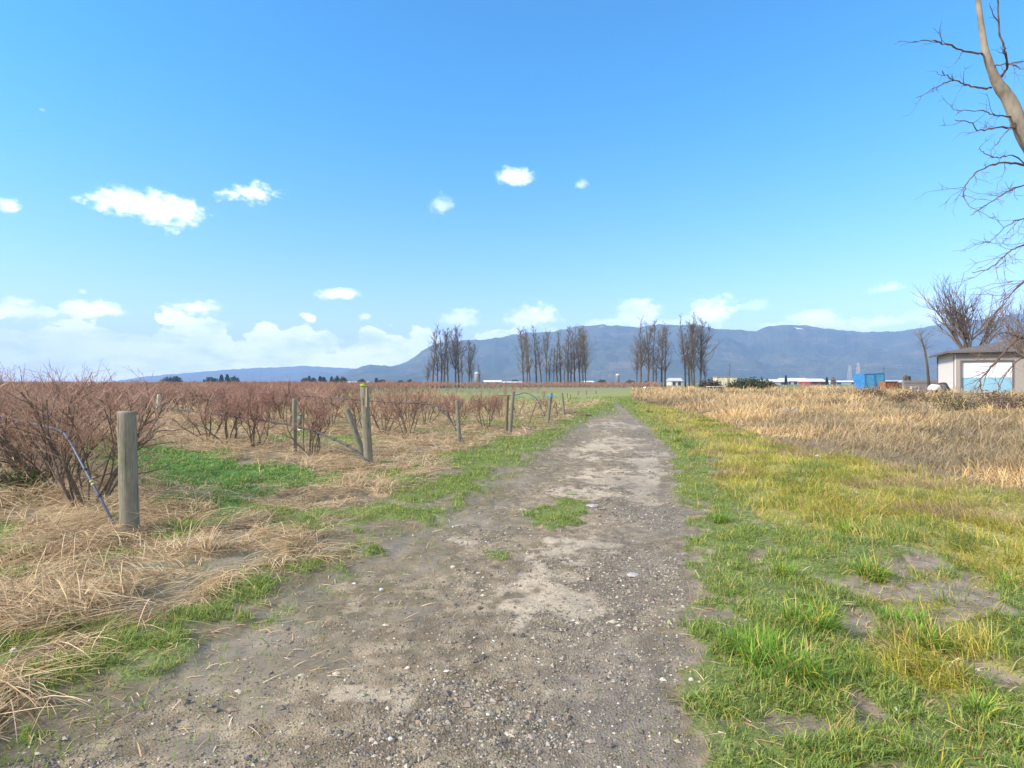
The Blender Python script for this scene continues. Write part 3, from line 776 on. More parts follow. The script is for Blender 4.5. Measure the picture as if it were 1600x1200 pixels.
# the remaining bushes: one mass
def lod(seed, ntw, w):
    r = np.random.default_rng(seed)
    n = ntw; a = r.random(n) * 6.28; rr = r.random(n) ** .6 * .62; zz = .62 + .85 * r.random(n) ** .7
    rr = rr * (0.35 + 0.65 * (zz / 1.45))
    P = np.stack([np.cos(a) * rr, np.sin(a) * rr, zz], 1)
    D = np.stack([np.cos(a) * rr * .9 + r.normal(0, .35, n), np.sin(a) * rr * .9 + r.normal(0, .35, n), .75 + .5 * r.random(n)], 1)
    D /= np.linalg.norm(D, axis=1, keepdims=True); D *= (.18 + .25 * r.random(n))[:, None]
    ph = r.random(n) * 3.14; S = np.stack([np.cos(ph), np.sin(ph), np.zeros(n)], 1) * w
    V = np.stack([P - S, P + S, P + D + S * .3, P + D - S * .3], 1).reshape(-1, 3)
    col = np.array([(0.38, .18, .135), (.29, .13, .10), (.38, .24, .17), (.22, .13, .09)])[r.integers(0, 4, n)]
    # stems
    m_ = 7; a = r.random(m_) * 6.28; D2 = np.stack([np.cos(a) * .45, np.sin(a) * .45, np.full(m_, 1.05)], 1); S2 = np.stack([-np.sin(a), np.cos(a), 0 * a], 1) * .016
    V2 = np.stack([-S2, S2, D2 + S2 * .6, D2 - S2 * .6], 1).reshape(-1, 3)
    col = np.vstack([col, np.tile([(.11, .085, .06)], (m_, 1))])
    return np.vstack([V, V2]), np.repeat(col, 4, 0)
LODS = [[lod(k, 190, .0075) for k in range(4)], [lod(20 + k, 110, .014) for k in range(4)], [lod(40 + k, 60, .028) for k in range(4)]]
Vs, Cs = [], []
for (x, y, sc, small, ri) in rest:
    L_ = LODS[0 if y < 45 else 1 if y < 85 else 2]
    V, c = random.choice(L_); a = rnd(0, 6.28); cs_, sn = math.cos(a), math.sin(a)
    s1 = sc * rnd(.9, 1.12)
    Vs.append(np.stack([(V[:, 0] * cs_ - V[:, 1] * sn) * s1 + x, (V[:, 0] * sn + V[:, 1] * cs_) * s1 + y, V[:, 2] * s1], 1)); Cs.append(c)
V = np.vstack(Vs); cs = np.vstack(Cs)
o = link('berry_bush_field', mesh_from('berry_bush_field', V, [np.arange(len(V)).reshape(-1, 4)], leaf_mat('far_twigs', .1, .8), False, cs * .9))
tag(o, 'mass of far reddish bare berry bushes stretching to the tree line', 'berry bushes', None, 'stuff')
print('bushes', len(near), len(rest))

# ------------------------------------------------------------------ posts
def wood_mat(name, a, b, c):
    m, t, out = new_mat(name)
    tc = t.n('ShaderNodeTexCoord').outputs['Object']
    mp = t.n('ShaderNodeMapping', {'Vector': tc, 'Scale': (1, 1, .06)}).outputs[0]
    g1 = t.noise(mp, 90, 5, .7); g2 = t.noise(tc, 7, 4, .6)
    col = t.mix(t.ss(g1, .3, .7), a, b); col = t.mix(t.m('MULTIPLY', t.ss(g2, .45, .7), .7), col, c)
    crack = t.ss(t.noise(t.n('ShaderNodeMapping', {'Vector': tc, 'Scale': (1, 1, .03)}).outputs[0], 45, 3, .5), .66, .72)
    col = t.mix(crack, col, (.03, .026, .02))
    principled(t, out, col, .85, t.m('SUBTRACT', g1, crack), .6, .004)
    return m
M_POST = wood_mat('weathered_post', (.125, .115, .085), (.22, .205, .16), (.10, .115, .06))
M_POSTL = wood_mat('pale_post', (.34, .33, .27), (.46, .45, .38), (.25, .26, .19))
M_POSTD = wood_mat('dark_post', (.10, .075, .05), (.17, .13, .09), (.09, .09, .05))
M_MOSS = simple('moss', (.30, .34, .03), (.16, .20, .02), 60, .9, .6)
M_PALEW = simple('split_wood', (.45, .38, .27), (.34, .27, .18), 40, .8, stretch=(1, 1, .1))

def post(bx, by, tx, ty, wpx, mat, label, dy=0.0, group='posts at the row ends'):
    b = gp(bx, by); Y = b[1] + dy; b = np.array([(bx - 800) / F * Y, Y])
    z0 = float(zat(b[0], b[1])[0]) - 0.02
    top = np.array([(tx - 800) / F * Y - b[0], 0, CAM_H - (ty - HY) / F * Y - z0])
    r = wpx / F * Y / 2; n = 14; sd_ = 18
    mb = MB(); rr = np.random.default_rng(int(bx * 7 + by))
    a = np.arange(sd_) * 2 * math.pi / sd_
    lump = 1 + 0.05 * np.sin(a * 2 + rr.random() * 6) + 0.03 * np.sin(a * 5 + rr.random() * 6)
    V = []
    zs = np.concatenate([[-.12 / max(top[2], .1)], np.linspace(0, .985, n - 2), [1.0]])
    for i, f in enumerate(zs):
        k = r * (1.05 - .08 * f) * (0.93 if i == len(zs) - 1 else 1) * (1 + 0.012 * rr.normal())
        tilt = (np.cos(a) * .35 * k if i >= len(zs) - 2 else 0)
        V.append(np.stack([top[0] * f + np.cos(a) * k * lump, np.sin(a) * k * lump, np.broadcast_to(top[2] * f + tilt * (rr.random() - .3), a.shape)], 1))
    V = np.array(V).reshape(-1, 3); Q = []
    for i in range(len(zs) - 1):
        for j in range(sd_): Q.append((i * sd_ + j, i * sd_ + (j + 1) % sd_, (i + 1) * sd_ + (j + 1) % sd_, (i + 1) * sd_ + j))
    c = len(V); V = np.vstack([V, [top]]); o_ = (len(zs) - 1) * sd_
    mb.add(V, Q, [(c, o_ + j, o_ + (j + 1) % sd_) for j in range(sd_)])
    e = mb.build('post', mat, None, True, (b[0], b[1], z0))
    tag(e, label, 'post', group)
    return e, r, top
post(203, 838, 198, 643, 27, M_POST, 'thick grey round wooden post in the left foreground beside a slanting hose')
e, r, top = post(576, 730, 569, 603, 13.5, M_POST, 'tall wooden post with yellow moss on its top and a brace leaning on it')
mb = MB(); mb.tube([(top[0], 0, top[2] - .012), (top[0], 0, top[2] + .012), (top[0] + .01, 0, top[2] + .022)], [r * 1.03, r * .95, r * .4], 12); mb.build('moss_cap', M_MOSS, e, True)
mb = MB(); mb.box((r * .55 + top[0] * .85, -r * .86, top[2] - .20), (.022, .02, .34)); mb.build('split_strip', M_PALEW, e)
post(574, 712, 542, 638, 9.5, M_POST, 'short brace post leaning left against the moss topped post', dy=-1.3)
post(460, 712, 460, 623, 7.5, M_POST, 'slim grey post left of the moss topped post, a green tube behind it')
post(244, 677, 248, 616, 4.6, M_POSTL, 'thin pale whitish post standing far left among the second row')
post(718, 692, 714, 625, 6.3, M_POST, 'grey post at the end of the third row, hose slanting down to it')
post(791, 676, 793, 618, 4.8, M_POSTD, 'darker left one of the two posts standing side by side')
post(797, 675, 802, 612, 5.6, M_POST, 'taller right one of the two posts standing side by side')
post(856, 661, 861, 614, 5.2, M_POST, 'leaning post wrapped with blue twine near its top')
post(882, 652, 878, 614, 3.6, M_POST, 'last slim dark post before the track, beside dark fallen logs')
post(871, 653, 869, 629, 1.8, M_POSTD, 'thin short stake between the twine post and the last slim post', group='thin stakes in the dead grass')
post(861, 647, 868, 627, 1.6, M_POSTD, 'thin stake leaning right behind the twine post', group='thin stakes in the dead grass')
post(825, 667, 838, 629, 2.0, M_POSTD, 'thin stake leaning right in the tangle left of the twine post', group='thin stakes in the dead grass')
for i, (px_, py_, h_) in enumerate([(886, 624, 9), (891, 625, 8), (903, 618, 6), (916, 617, 6), (931, 616, 5), (850, 622, 9)]):
    post(px_, py_, px_ + .6, py_ - h_ - 1, 1.3, M_POSTD, 'tiny dark stub of a post far away at the edge of the green ground', group='far post stubs')

# ------------------------------------------------------------------ hoses and wires
M_HOSE = simple('black_hose', (.035, .035, .042), (.06, .06, .07), 12, .6, .1)
M_HOSEB = simple('blue_grey_hose', (.06, .065, .10), (.09, .095, .135), 12, .5, .1)
M_TIE = simple('tie', (.02, .02, .02), (.03, .03, .03), 20, .5)
M_CLAMP = simple('clamp', (.45, .42, .12), (.3, .3, .12), 40, .5)
M_TWINE = simple('blue_twine', (.05, .25, .55), (.08, .35, .6), 60, .7)
def smooth_path(P, k=6):
    P = np.array(P, float); n = len(P); out = []
    for i in range(n - 1):
        p0, p1, p2, p3 = P[max(i - 1, 0)], P[i], P[i + 1], P[min(i + 2, n - 1)]
        for q in range(k):
            s = q / k
            out.append(.5 * ((2 * p1) + (-p0 + p2) * s + (2 * p0 - 5 * p1 + 4 * p2 - p3) * s * s + (-p0 + 3 * p1 - 3 * p2 + p3) * s ** 3))
    out.append(P[-1]); return np.array(out)
def P3(px, py, Y): return ((px - 800) / F * Y, Y, CAM_H - (py - HY) * Y / F)
def hose(pts, r, mat, label, ties=(), clamp=None):
    pts = smooth_path(pts); o0 = Vector(pts[0]); mb = MB()
    mb.tube(pts - np.array(o0), r, 8)
    h = mb.build('irrigation_hose', mat, None, True, o0); tag(h, label, 'hose', 'irrigation hoses along the rows')
    for f in ties:
        i = int(f * (len(pts) - 2)); p = pts[i] - np.array(o0); d = pts[i + 1] - pts[i]; d /= np.linalg.norm(d)
        q = MB(); q.tube([p - d * .012, p + d * .012], r * 1.45, 8); q.tube([p, p + np.array([.03, -.01, .02]), p + np.array([.05, -.02, -.01])], .004, 4); q.build('tie', M_TIE, h)
    if clamp:
        i = int(clamp * (len(pts) - 2)); p = pts[i] - np.array(o0); d = pts[i + 1] - pts[i]; d /= np.linalg.norm(d)
        q = MB(); q.tube([p - d * .03, p - d * .01], r * 1.4, 8); q.tube([p + d * .012, p + d * .03], r * 1.4, 8); q.build('clamp', M_CLAMP, h)
    return h
hose([P3(186, 832, 5.75), P3(160, 785, 5.8), P3(128, 725, 6.0), P3(104, 682, 6.3), P3(88, 671, 6.6), P3(60, 664, 7.3), P3(0, 650, 9.6), P3(-60, 641, 12)], .0125, M_HOSEB,
     'blue-grey hose slanting from the ground beside the thick foreground post', (.18, .27, .42, .5), .22)
hose([P3(598, 742, 9.9), P3(575, 722, 9.95), P3(552, 702, 10.3), P3(523, 687, 10.75), P3(480, 670, 11.4), P3(424, 659, 12.4), P3(320, 645, 14.65), P3(188, 629, 19.2), P3(60, 617, 26)], .018, M_HOSE,
     'black hose sagging along the second row, down past the moss topped post', (.12, .25, .4, .3))
hose([P3(730, 697, 13.9), P3(716, 676, 14.2), P3(700, 652, 14.5), P3(685, 636, 14.8), P3(664, 631, 15.1), P3(620, 629, 15.8), P3(575, 626, 16.8), P3(480, 619, 20), P3(400, 613, 25)], .018, M_HOSE,
     'black hose bending down to the slim post at the end of the third row', (.33,))
hose([P3(851, 650, 20), P3(846, 637, 20.2), P3(838, 623, 20.5), P3(828, 616, 21), P3(818, 614, 21.5), P3(807, 617, 22), P3(780, 618, 24)], .016, M_HOSE,
     'black hose arching over the tangle between the paired posts and twine post')
def wire(pts, r, mat, label, cat='wire', name='wire', group='trellis wires along the rows'):
    pts = smooth_path(pts); o0 = Vector(pts[0]); mb = MB(); mb.tube(pts - np.array(o0), r, 5)
    w_ = mb.build(name, mat, None, True, o0); tag(w_, label, cat, group)
M_WIRE = simple('wire', (.12, .11, .10), (.2, .18, .16), 30, .5, metal=.6)
wire([P3(716, 628, 14.1), P3(640, 626, 15.5), P3(560, 622, 17.2), P3(430, 615, 22), P3(330, 610, 28)], .004, M_WIRE, 'thin wire strung above the hose of the third row')
wire([P3(798, 630, 17.2), P3(740, 627, 19), P3(680, 622, 22)], .004, M_WIRE, 'thin wire running left from the two paired posts')
wire([P3(574, 630, 10.0), P3(460, 627, 11.7), P3(330, 622, 15), P3(246, 620, 16.9), P3(150, 615, 22)], .003, M_WIRE, 'thin wire from the moss topped post to the pale far post')
wire([P3(861, 618, 21.3), P3(840, 622, 21.3), P3(812, 620, 21.5), P3(803, 617, 18)], .006, M_TWINE, 'blue twine strung from the leaning post to the paired posts', 'twine', 'twine', None)
mb = MB()
for k in range(4): mb.tube([(math.cos(a) * .075, math.sin(a) * .075, .02 * math.sin(a + k)) + np.array([0, 0, k * .018]) for a in np.linspace(0, 6.28, 13)], .008, 4)
w_ = mb.build('twine_wrap', M_TWINE, None, True, P3(860.6, 620, 21.1)); tag(w_, 'blue twine wound round the top of the leaning post', 'twine')
# green growing tube behind the slim post
M_GTUBE = simple('green_plastic', (.01, .10, .07), (.015, .14, .10), 8, .4)
mb = MB(); a = np.linspace(0, 2 * math.pi, 17)
mb.tube([(0, 0, 0), (0, 0, .2), (0, 0, .30)], [.036, .035, .037], 14); mb.tube([(0, 0, .30), (0, 0, .32)], [.04, .04], 14)
p = P3(469, 671, 12.2); t_ = mb.build('plant_tube', M_GTUBE, None, True, (p[0], p[1], p[2])); tag(t_, 'short dark green plastic tube hanging behind the slim grey post', 'tube')
mb = MB(); mb.tube([(0, 0, -.02), (0, 0, .012)], [.039, .039], 14); mb.build('white_rim', simple('white_plastic', (.7, .7, .68), (.6, .6, .6), 9, .5), t_, True)
mb = MB(); mb.tube([(0.07, 0, -.75), (.07, 0, .5)], .012, 6); mb.build('stake', M_POSTD, t_)

# fallen logs beside the last post
M_LOG = simple('rotten_log', (.06, .045, .03), (.13, .095, .06), 12, .9, .8, .01)
for (x0, y0, x1, y1, r_, lab) in [(866, 641, 905, 648, .09, 'long dark rotten log pointing from the last post toward the track'),
                               (880, 647, 925, 652, .07, 'short dark log nearest the track edge'),
                               (868, 646, 890, 651, .06, 'dark broken log lying just right of the last post')]:
    a = gp(x0, y0); b = gp(x1, y1); a[2] = r_ + float(zat(a[0], a[1])[0]); b[2] = r_ * .8 + float(zat(b[0], b[1])[0])
    mb = MB(); pts = [a + (b - a) * f + np.array([0, 0, .03 * math.sin(f * 9)]) - a for f in np.linspace(0, 1, 9)]
    mb.tube(pts, np.linspace(r_, r_ * .6, 9) * np.array([.8, 1.1, 1, .9, 1.15, .95, 1.1, .9, .5]), 9)
    l_ = mb.build('fallen_log', M_LOG, None, True, a); tag(l_, lab, 'log', 'fallen logs by the track')

# ------------------------------------------------------------------ tufts of long grass (things)
def tuft(px, py, wpx, hpx, n, label, cols=LUSH, mix=.15):
    c = gp(px, py); Y = c[1]; rad = wpx / F * Y / 2; H = hpx / F * Y
    a = RNG.random(n) * 6.28; rr = np.sqrt(RNG.random(n)) * rad * .95
    x = np.cos(a) * rr; y = np.sin(a) * rr * .8
    sub = fbm(x + c[0], y + c[1], 6, 5, 2)
    k = RNG.random(n) < sstep(sub, .4, .65) + .08; x, y, a, rr = x[k], y[k], a[k], rr[k]; n = len(x)
    z = zat(x + c[0], y + c[1]) - .01
    L = H * (.5 + .75 * RNG.random(n)) * (1.1 - .4 * rr / rad)
    az = a + RNG.normal(0, 1.4, n); th0 = .1 + RNG.random(n) * .4; th1 = th0 + .3 + RNG.random(n) ** 1.5 * 1.7
    w = np.maximum(.004 + .004 * RNG.random(n), Y * .0008)
    col = pick(cols, n, .22); yc = pick(YELL, n); k = RNG.random(n) < mix; col[k] = yc[k]
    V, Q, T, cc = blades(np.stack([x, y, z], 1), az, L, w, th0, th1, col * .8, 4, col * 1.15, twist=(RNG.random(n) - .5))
    o = link('grass_tuft', mesh_from('grass_tuft', V, [Q, T], M_GRASS, False, cc), None, (c[0], c[1], 0)); tag(o, label, 'grass tuft', 'green grass tufts on the right verge')
TG = [(.09, .20, .02), (.14, .29, .03), (.19, .34, .04), (.24, .35, .06)]
tuft(1235, 1055, 150, 62, 1300, 'largest tall bright green grass tuft in the right foreground', TG)
tuft(1185, 1020, 110, 48, 600, 'broad green grass tuft just left of the largest one', TG)
tuft(1262, 985, 80, 56, 350, 'tall green tuft with arching blades behind the largest one', TG, .25)
tuft(1365, 902, 50, 42, 380, 'rounded dark green tuft with yellow tips beside the mud strip', TG, .3)
tuft(1412, 975, 80, 34, 420, 'low spreading green tuft on the right of the mud patch', TG)
tuft(1458, 1010, 60, 45, 300, 'green tuft leaning right, right of the low spreading tuft', TG, .3)
tuft(1225, 903, 32, 30, 260, 'small upright green tuft alone in short grass', TG)
tuft(1124, 815, 28, 30, 220, 'small bright tuft beside the gravel edge of the track', TG)
tuft(1318, 832, 30, 28, 200, 'small green tuft beside the far mud spot', TG)
tuft(1530, 1120, 46, 38, 220, 'bright green tuft near the bottom right corner', TG)
tuft(1590, 915, 50, 36, 240, 'green tuft at the right edge of the picture', TG)
tuft(1082, 702, 26, 22, 260, 'green tuft nearest the camera in the line along the track edge', LUSH)
tuft(1064, 692, 26, 18, 240, 'second green tuft in the line along the track edge', LUSH)
tuft(1048, 677, 34, 14, 260, 'far low green tuft in the line along the track edge', LUSH)
tuft(1016, 646, 12, 7, 120, 'tiny dark green tuft far along the right track edge', LUSH)
tuft(996, 633, 14, 6, 120, 'farthest tiny dark green tuft right of the grassy track', LUSH)
tuft(965, 1000, 10, 8, 30, 'sparse little sprig of grass growing on the gravel', TG)

# ------------------------------------------------------------------ stones and bits
def stone(px, py, wpx, hpx, col, label, name='stone', cat='stone', group='larger stones lying about'):
    c = gp(px, py); Y = c[1]; r = wpx / F * Y / 2; h = hpx / F * Y
    import bmesh
    bm = bmesh.new(); bmesh.ops.create_icosphere(bm, subdivisions=2, radius=1)
    rr = random.Random(int(px)); k = [rr.uniform(.75, 1.2) for _ in bm.verts]
    for v, q in zip(bm.verts, k): v.co = Vector((v.co.x * r * (q * .4 + .6), v.co.y * r * .8 * (q * .4 + .6), v.co.z * h * .6 * (q * .5 + .5)))
    me = bpy.data.meshes.new(name); bm.to_mesh(me); bm.free(); me.materials.append(simple('stone', col, tuple(x * .8 for x in col), 30, .8))
    o = link(name, me, None, (c[0], c[1], float(zat(c[0], c[1])[0]) + h * .15)); tag(o, label, cat, group)
stone(1278, 714, 9, 5, (.62, .62, .60), 'whitish lump of litter lying in the yellow grass on the right', 'litter', 'litter', None)
stone(21, 1030, 11, 8, (.5, .48, .44), 'pale stone in the straw at the far left bottom')
stone(708, 888, 9, 6, (.42, .38, .30), 'pale beige stone left of the light clay patch')
stone(596, 922, 7, 5, (.5, .48, .44), 'small whitish stone on the left half of the gravel')
stone(637, 1044, 8, 5, (.5, .44, .38), 'pinkish stone in the lower middle of the gravel')
stone(990, 896, 22, 5, (.30, .29, .27), 'flat grey slab set in the gravel on the right side')
stone(1296, 1005, 12, 6, (.38, .34, .31), 'flat stone at the foot of the tall green tuft')
stone(1400, 1112, 9, 6, (.52, .50, .47), 'left one of two pale stones in the mud at lower right')
stone(1417, 1116, 8, 5, (.52, .50, .47), 'right one of two pale stones in the mud at lower right')
stone(1080, 1066, 9, 5, (.5, .45, .42), 'small pale stone at the right edge of the gravel')
stone(925, 792, 20, 4, (.33, .31, .29), 'flat grey stone right of the grass island in the track')

# ------------------------------------------------------------------ trees
def poplar(seed, H=20, nb=38, spread=.22, lean=0.0, twigs=1.0, fork=False):
    random.seed(seed); tr, cr = MB(), MB()
    pts, _ = path((0, 0, -.2), (lean, 0, 1), H, 14, .035, .02)
    r0 = H * .0135; rad = np.linspace(1, .08, 15) ** .9 * r0
    tr.tube(pts, rad, 8)
    leaders = [(pts, rad)]
    if fork:
        i = random.randint(3, 6); p2, _ = path(pts[i], (rnd(-.35, .35), rnd(-.3, .3), 1), H * (1 - i / 14) * .9, 9, .05, .05)
        ra = np.linspace(rad[i] * .8, .03, 10); tr.tube(p2, ra, 7); leaders.append((p2, ra))
    for pt, ra in leaders:
        n = len(pt)
        for k in range(nb if pt is pts else nb // 2):
            f = rnd(.22, .98); i = min(int(f * (n - 1)), n - 2); p = pt[i].lerp(pt[i + 1], rnd(0, 1))
            a = rnd(0, 6.28); up = rnd(.8, 1.8)
            L = H * spread * rnd(.45, 1.05) * (1.25 - f) * 1.2
            bp, _ = path(p, (math.cos(a), math.sin(a), up), L, 5, .16, .10)
            rb = max(ra[i] * .38, .03)
            cr.tube(bp, np.linspace(rb, .018, 6), 4, False)
            for w in range(int(6 * twigs)):
                j = random.randint(1, 5); d = bp[j] - bp[j - 1]
                tp, _ = path(bp[j], off(d, rnd(.3, .8), rnd(0, 6.28)) + Vector((0, 0, .35)), L * rnd(.2, .45), 3, .15, .06)
                cr.tube(tp, [.030, .025, .020, .014], 3, False)
                for w2 in range(2):
                    t2, _ = path(tp[random.randint(1, 3)], off(tp[2] - tp[1], rnd(.3, .8), rnd(0, 6.28)), L * rnd(.10, .2), 2, .15, .06)
                    cr.tube(t2, [.026, .022, .016], 3, False)
    return tr.mesh('trunk', M_BARK, True), cr.mesh('crown', M_TTWIG)
POP = [poplar(200 + i, 20, 44, [.20, .15, .26, .18, .24, .30, .22][i], [0, .02, -.03, 0, .05, .03, -.05][i], 1.0, i in (2, 4, 5)) for i in range(7)]
def tree(px, top, kind, label, group, Yd=175, mir=1, base=605.7, wid=1.0):
    X = (px - 800) / F * Yd; H = (CAM_H - (top - HY) / F * Yd)
    e = empty('cottonwood_tree', (X, Yd, float(height(np.array(X), np.array(Yd)))), label, 'tree', group, rnd(0, 6.28))
    k = H / 20.5; e.scale = (k * wid, k * wid, k)
    link('trunk', POP[kind][0], e); link('crown', POP[kind][1], e)
random.seed(31)
A = [(668, 562, 5, .8), (676, 504, 0, .8), (684, 520, 1, .8), (689, 512, 3, .8), (694, 511, 1, .9), (700, 517, 1, .7), (712, 510, 4, .85), (717, 508, 2, .8), (722, 540, 1, .8), (733, 532, 2, .8), (737, 552, 5, .6), (750, 568, 6, .7)]
Bc = [(818, 512, 2, .75), (823, 516, 3, .6), (828, 511, 0, .7), (838, 510, 1, .8), (846, 514, 0, .6), (853, 516, 2, .6), (858, 545, 1, .9), (865, 545, 1, .8), (871, 517, 3, .8), (876, 520, 1, .8), (881, 522, 0, .6), (887, 511, 1, .9), (892, 514, 3, .7), (898, 516, 1, .8), (906, 514, 4, .7), (911, 509, 2, .7), (915, 514, 5, .6)]
Cc_ = [(1001, 500, 4, .8), (1012, 500, 3, .8), (1020, 502, 1, .9), (1025, 548, 1, .9), (1034, 506, 6, .8), (1039, 508, 2, .75), (995, 530, 5, .6)]
D = [(1071, 496, 4, .7), (1077, 522, 1, .8), (1081, 487, 3, .8), (1085, 502, 2, .8), (1094, 500, 5, .85), (1102, 560, 5, .6)]
ordn = ['leftmost', 'second', 'third', 'fourth', 'fifth', 'sixth', 'seventh', 'eighth', 'ninth', 'tenth', 'eleventh', 'twelfth', 'thirteenth', 'fourteenth', 'fifteenth', 'sixteenth', 'seventeenth']
for lst, nm in ((A, 'the left far grove'), (Bc, 'the middle far grove'), (Cc_, 'the grove right of the white domed silo'), (D, 'the rightmost grove near the concrete tank')):
    for i, (px_, top_, k_, w_) in enumerate(sorted(lst)):
        o_ = ordn[i] + ' bare tree' + (' from the left' if i else '')
        tree(px_, top_, k_, o_ + ' of ' + nm, nm, 172 + rnd(-5, 5), wid=w_ * 1.5)
tree(1139, 566, 6, 'faint thin bare tree rising behind the concrete block', None, 240, wid=.7)

# big bare tree leaning in from the right, and its low thicket
def big_limb_tree():
    random.seed(78)
    Yt = 9.0
    e = empty('bare_tree', (P3(1740, 598, Yt)[0], Yt, 0.0), 'big pale barked bare tree leaning in at the upper right edge', 'tree')
    o0 = np.array(e.location)
    tr = MB(); P = [P3(1740, 598 + 150, Yt), P3(1715, 500, Yt), P3(1672, 360, Yt), P3(1625, 255, Yt), P3(1600, 210, Yt), P3(1578, 158, Yt), P3(1562, 135, Yt), P3(1553, 118, Yt), P3(1540, 80, Yt), P3(1532, 30, Yt), P3(1522, -40, Yt), P3(1500, -120, Yt)]
    P[0] = (P[0][0], Yt, -.1)
    pts = smooth_path(P, 4) - o0
    rad = np.interp(np.linspace(0, 1, len(pts)), [0, .2, .5, .62, .75, 1], [.17, .13, .088, .068, .045, .028])
    rad = rad * (1 + .03 * np.sin(np.arange(len(pts)) * 1.7)) 
    tr.tube(pts, rad, 12); 
    k1 = smooth_path([P3(1562, 132, Yt), P3(1572, 112, Yt - .2), P3(1576, 85, Yt - .3), P3(1566, 60, Yt - .4), P3(1562, 10, Yt - .5)], 4) - o0
    link('trunk', tr.mesh('trunk', M_BARKL, True), e)
    cr = MB()
    def limb(pp, r0, r1, nt, tl, dY=0, droop=.1, depth=2):
        Q_ = smooth_path([P3(a, b, Yt + c) for a, b, c in pp], 6) - o0
        # wobble
        for i in range(1, len(Q_)): Q_[i] += np.array([rnd(-.01, .01), rnd(-.015, .015), rnd(-.012, .012)]) 
        r0, r1 = r0 * .75, r1 * .65; rr = np.linspace(r0, r1, len(Q_)) * np.array([rnd(.85, 1.2) for _ in Q_]); cr.tube(Q_, rr, 6, False)
        for k in range(nt):
            i = random.randint(max(1, len(Q_) // 5), len(Q_) - 1); d = Vector(Q_[i] - Q_[i - 1])
            tp, _ = path(Q_[i], off(d, rnd(.3, .9), rnd(0, 6.28)) + Vector((-.25, 0, rnd(-.3, .3))), tl * rnd(.4, 1), 5, .3, 0)
            cr.tube(tp, np.linspace(max(r1 * 1.0, .004), .0018, 6), 4, False)
            for q in range(3):
                j = random.randint(1, 5); d = tp[j] - tp[j - 1]
                t2, _ = path(tp[j], off(d, rnd(.4, 1.1), rnd(0, 6.28)), tl * rnd(.12, .35), 3, .3, 0)
                cr.tube(t2, [.003, .0026, .002, .0014], 3, False)
    limb([(1535, 85, 0), (1505, 80, -.2), (1482, 70, -.3), (1455, 64, -.4), (1425, 66, -.5)], .022, .008, 5, .5)
    limb([(1549, 137, 0), (1525, 136, -.2), (1505, 130, -.3), (1485, 122, -.5), (1471, 112, -.6)], .020, .008, 4, .5)
    limb([(1490, 125, -.4), (1475, 130, -.5), (1460, 138, -.6), (1432, 153, -.8)], .012, .006, 4, .4)
    limb([(1580, 183, 0), (1555, 180, -.2), (1530, 173, -.4), (1490, 172, -.6)], .018, .005, 5, .5)
    limb([(1587, 200, 0), (1560, 199, -.3), (1530, 204, -.6), (1520, 193, -.7), (1492, 186, -.9)], .020, .006, 5, .5)
    limb([(1585, 190, 0), (1570, 208, -.3), (1560, 222, -.5), (1552, 232, -.6)], .012, .004, 3, .4)
    limb([(1625, 262, 0), (1590, 256, -.2), (1565, 255, -.4), (1535, 264, -.7), (1515, 280, -.9), (1507, 300, -1), (1516, 325, -1.1)], .024, .006, 10, .6)
    limb([(1600, 258, 0), (1585, 242, -.3), (1560, 246, -.5), (1540, 240, -.6), (1530, 232, -.7)], .014, .006, 4, .4)
    limb([(1640, 280, 0), (1590, 292, -.2), (1560, 308, -.5), (1535, 325, -.8), (1517, 337, -1)], .02, .005, 8, .6)
    limb([(1665, 310, 0), (1600, 340, -.2), (1575, 352, -.5), (1545, 380, -.8)], .018, .004, 8, .6)
    limb([(1575, 100, 0), (1610, 95, -.2), (1640, 105, -.3)], .016, .008, 3, .4)
    limb([(1546, 104, 0), (1575, 100, -.2), (1600, 108, -.4), (1640, 120, -.5)], .016, .008, 4, .5)
    limb([(1565, 120, 0), (1573, 105, -.2), (1570, 80, -.4), (1562, 50, -.5), (1560, 0, -.6)], .026, .014, 4, .5)
    limb([(1720, 420, 0), (1640, 370, -.3), (1600, 382, -.5), (1575, 395, -.7), (1545, 420, -.9), (1520, 425, -1)], .022, .006, 14, .8)
    limb([(1720, 470, 0), (1640, 430, -.3), (1600, 440, -.5), (1570, 470, -.8), (1545, 500, -1)], .022, .006, 16, .8)
    limb([(1720, 440, 0), (1640, 490, .3), (1605, 518, .2), (1575, 545, 0), (1545, 578, -.2), (1532, 595, -.3), (1534, 612, -.3)], .034, .010, 14, .7)
    limb([(1735, 560, 0), (1650, 520, .3), (1610, 530, .2), (1570, 520, 0), (1545, 530, -.2)], .022, .006, 14, .8)
    limb([(1735, 600, 0), (1650, 560, .3), (1600, 560, .2), (1575, 580, 0), (1560, 610, -.2)], .022, .006, 12, .8)
    link('crown', cr.mesh('crown', M_TTWIG2), e)
big_limb_tree()

